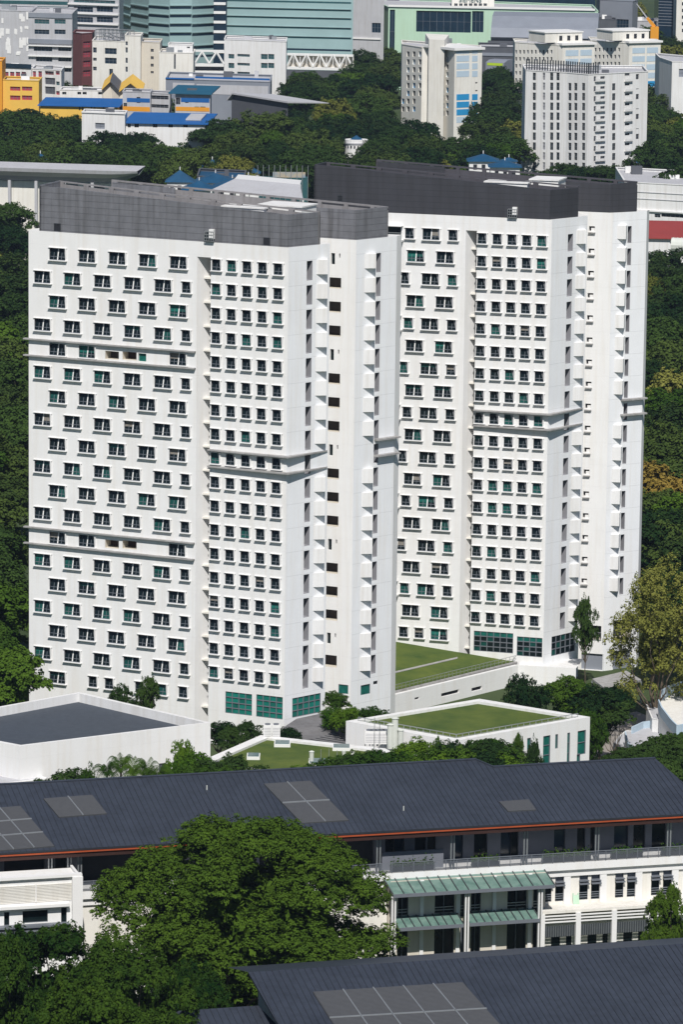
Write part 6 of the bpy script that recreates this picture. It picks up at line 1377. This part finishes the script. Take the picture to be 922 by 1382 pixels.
# ---- palms
def palm_mesh(seed, H=6, n=18, L=2.8):
    rg = random.Random(seed); m = MB(); limb(m, (0, 0, 0), (0, 0, H), .2, .13, rg, wob=.01); tm = m.mesh('trunk'); m = MB()
    for i in range(n):
        a = 6.283 * i / n + rg.uniform(-.2, .2); el = rg.uniform(.25, 1.25); d = Vector((math.cos(a), math.sin(a), 0)); s = Vector((-d.y, d.x, 0)); prev = Vector((0, 0, H))
        for j in range(1, 11):
            f = j / 10; q = Vector((0, 0, H)) + d * L * f * math.cos(el * .8) + Vector((0, 0, L * (math.sin(el) * f - .75 * f * f)))
            w_ = .55 * math.sin(math.pi * min(1, f * .95 + .08)); 
            for sg in (-1, 1):
                for e in (0, .5):
                    b0 = prev.lerp(q, e); b1 = prev.lerp(q, e + .35); tip = b0 + s * sg * w_ + d * .18 - Vector((0, 0, .22)); m.poly([b0, b1, tip], LF['mid'])
            prev = q
    return tm, m.mesh('crown')
pm = [palm_mesh(1), palm_mesh(2)]
for i, (x, yt, Y, lab) in enumerate(((146, 1020, 484, 'feathery palm before the white hall, leftmost of five'), (165, 1016, 486, 'feathery palm before the white hall, second from left'), (182, 1019, 483, 'feathery palm before the white hall, middle of five'), (201, 1022, 482, 'feathery palm before the white hall, fourth from left'), (216, 1026, 481, 'feathery palm before the white hall, rightmost of five'))):
    p = XY(x, Y); zt_ = P(x, yt, Y).z; plant_tree(pm[i % 2], p.x, Y, GZ, 1.0, i * 1.3, 'palm_tree', lab, 'palm', sz=(zt_ - GZ) / 6.9)
# planting along the top storey railing
pl4 = [tree_proto('pl', 101, 1, .6, 1.1, 8, 70, 7, .11, 'mid', .03)]
for i, (x0, x1) in enumerate(((530, 588), (640, 676), (735, 800), (828, 870), (896, 930))):
    t = thing('planter_box', ['long planter of shrubs behind the railing, leftmost', 'planter of shrubs behind the railing above the green canopy', 'planter with pots behind the railing, middle', 'planter with a bright banana leaf behind the railing', 'planter of low shrubs behind the railing, rightmost'][i], 'planter', tuple(PR.pt(U(PR, x0), zrb, -.8)))
    m = MB(); a, b = U(PR, x0), U(PR, x1); m.wbox(PR, a, b, -.9, -.4, zrb, zrb + .5, 'dgrey'); m.build('box', t)
    rg = np.random.default_rng(i); n_ = int((b - a) * 90); C = np.array([list(PR.pt(rg.uniform(a, b), zrb + .5 + abs(rg.normal()) * .35, -.65 + rg.normal() * .15)) for _ in range(n_)]); N = rg.normal(size=(n_, 3)) + np.array([0, -.5, .8])
    link('foliage', leaves('foliage', C, N, np.full(n_, .13), LF['bright' if i == 3 else 'mid'], i), t)
# ---- the near trees
nearA = tree_proto('nearA', 201, 14.9, 13.6, 28, 140, 9000, 30, .145, 'near', .8, tuft_r=.034, low=-.5, lr=(.11, .22))
p = XY(328, 414); h = P(328, 1103, 414).z - GZ; plant_tree(nearA, p.x + .6, 412, GZ, 1.05, 3.3, 'rain_tree', 'huge round green tree in front of the slate roofed building', sz=h / 28)
nearB = tree_proto('nearB', 205, 9, 9, 19, 60, 3700, 34, .15, 'near', .5, tuft_r=.05, low=-.5, lr=(.13, .26))
for x, yt, Y, wd, rot, lab in ((62, 1250, 384, 250, 0, 'broad tree in the bottom left corner'), (165, 1268, 378, 230, 2, 'broad tree between the corner tree and the huge tree'), (255, 1300, 388, 170, 4, 'lower tree beneath the huge round tree'), (-20, 1262, 372, 200, 3, 'tree cut by the left edge at the bottom'), (120, 1330, 360, 230, 5, 'nearest treetop along the bottom edge')):
    p = XY(x, Y); h = P(x, yt, Y).z - GZ; plant_tree(nearB, p.x, Y, GZ, (wd / 2 * Y / F) / 9, rot, 'broadleaf_tree', lab, sz=h / 19)
p = XY(934, 424); h = P(934, 1196, 424).z - GZ; plant_tree(nearB, p.x, 424, GZ, .38, 1, 'broadleaf_tree', 'small round tree in front of the terrace columns at the right edge', sz=h / 19)
# ---------------------------------------------------------------- air
hz = MB(); hz.box(-1200, 1200, -60, 2300, GZ - 1, 130, 'trim'); me = hz.mesh('haze'); me.materials.clear()
hm = bpy.data.materials.new('haze'); hm.use_nodes = True; hm.node_tree.nodes.clear(); t_ = hm.node_tree
ho = t_.nodes.new('ShaderNodeOutputMaterial'); hv = t_.nodes.new('ShaderNodeVolumePrincipled'); hv.inputs['Density'].default_value = .00005; hv.inputs['Color'].default_value = (.62, .78, 1.0, 1); hv.inputs['Anisotropy'].default_value = 0.2
lk(t_, hv.outputs[0], ho.inputs['Volume']); me.materials.append(hm)
link('haze', me, kind='stuff')
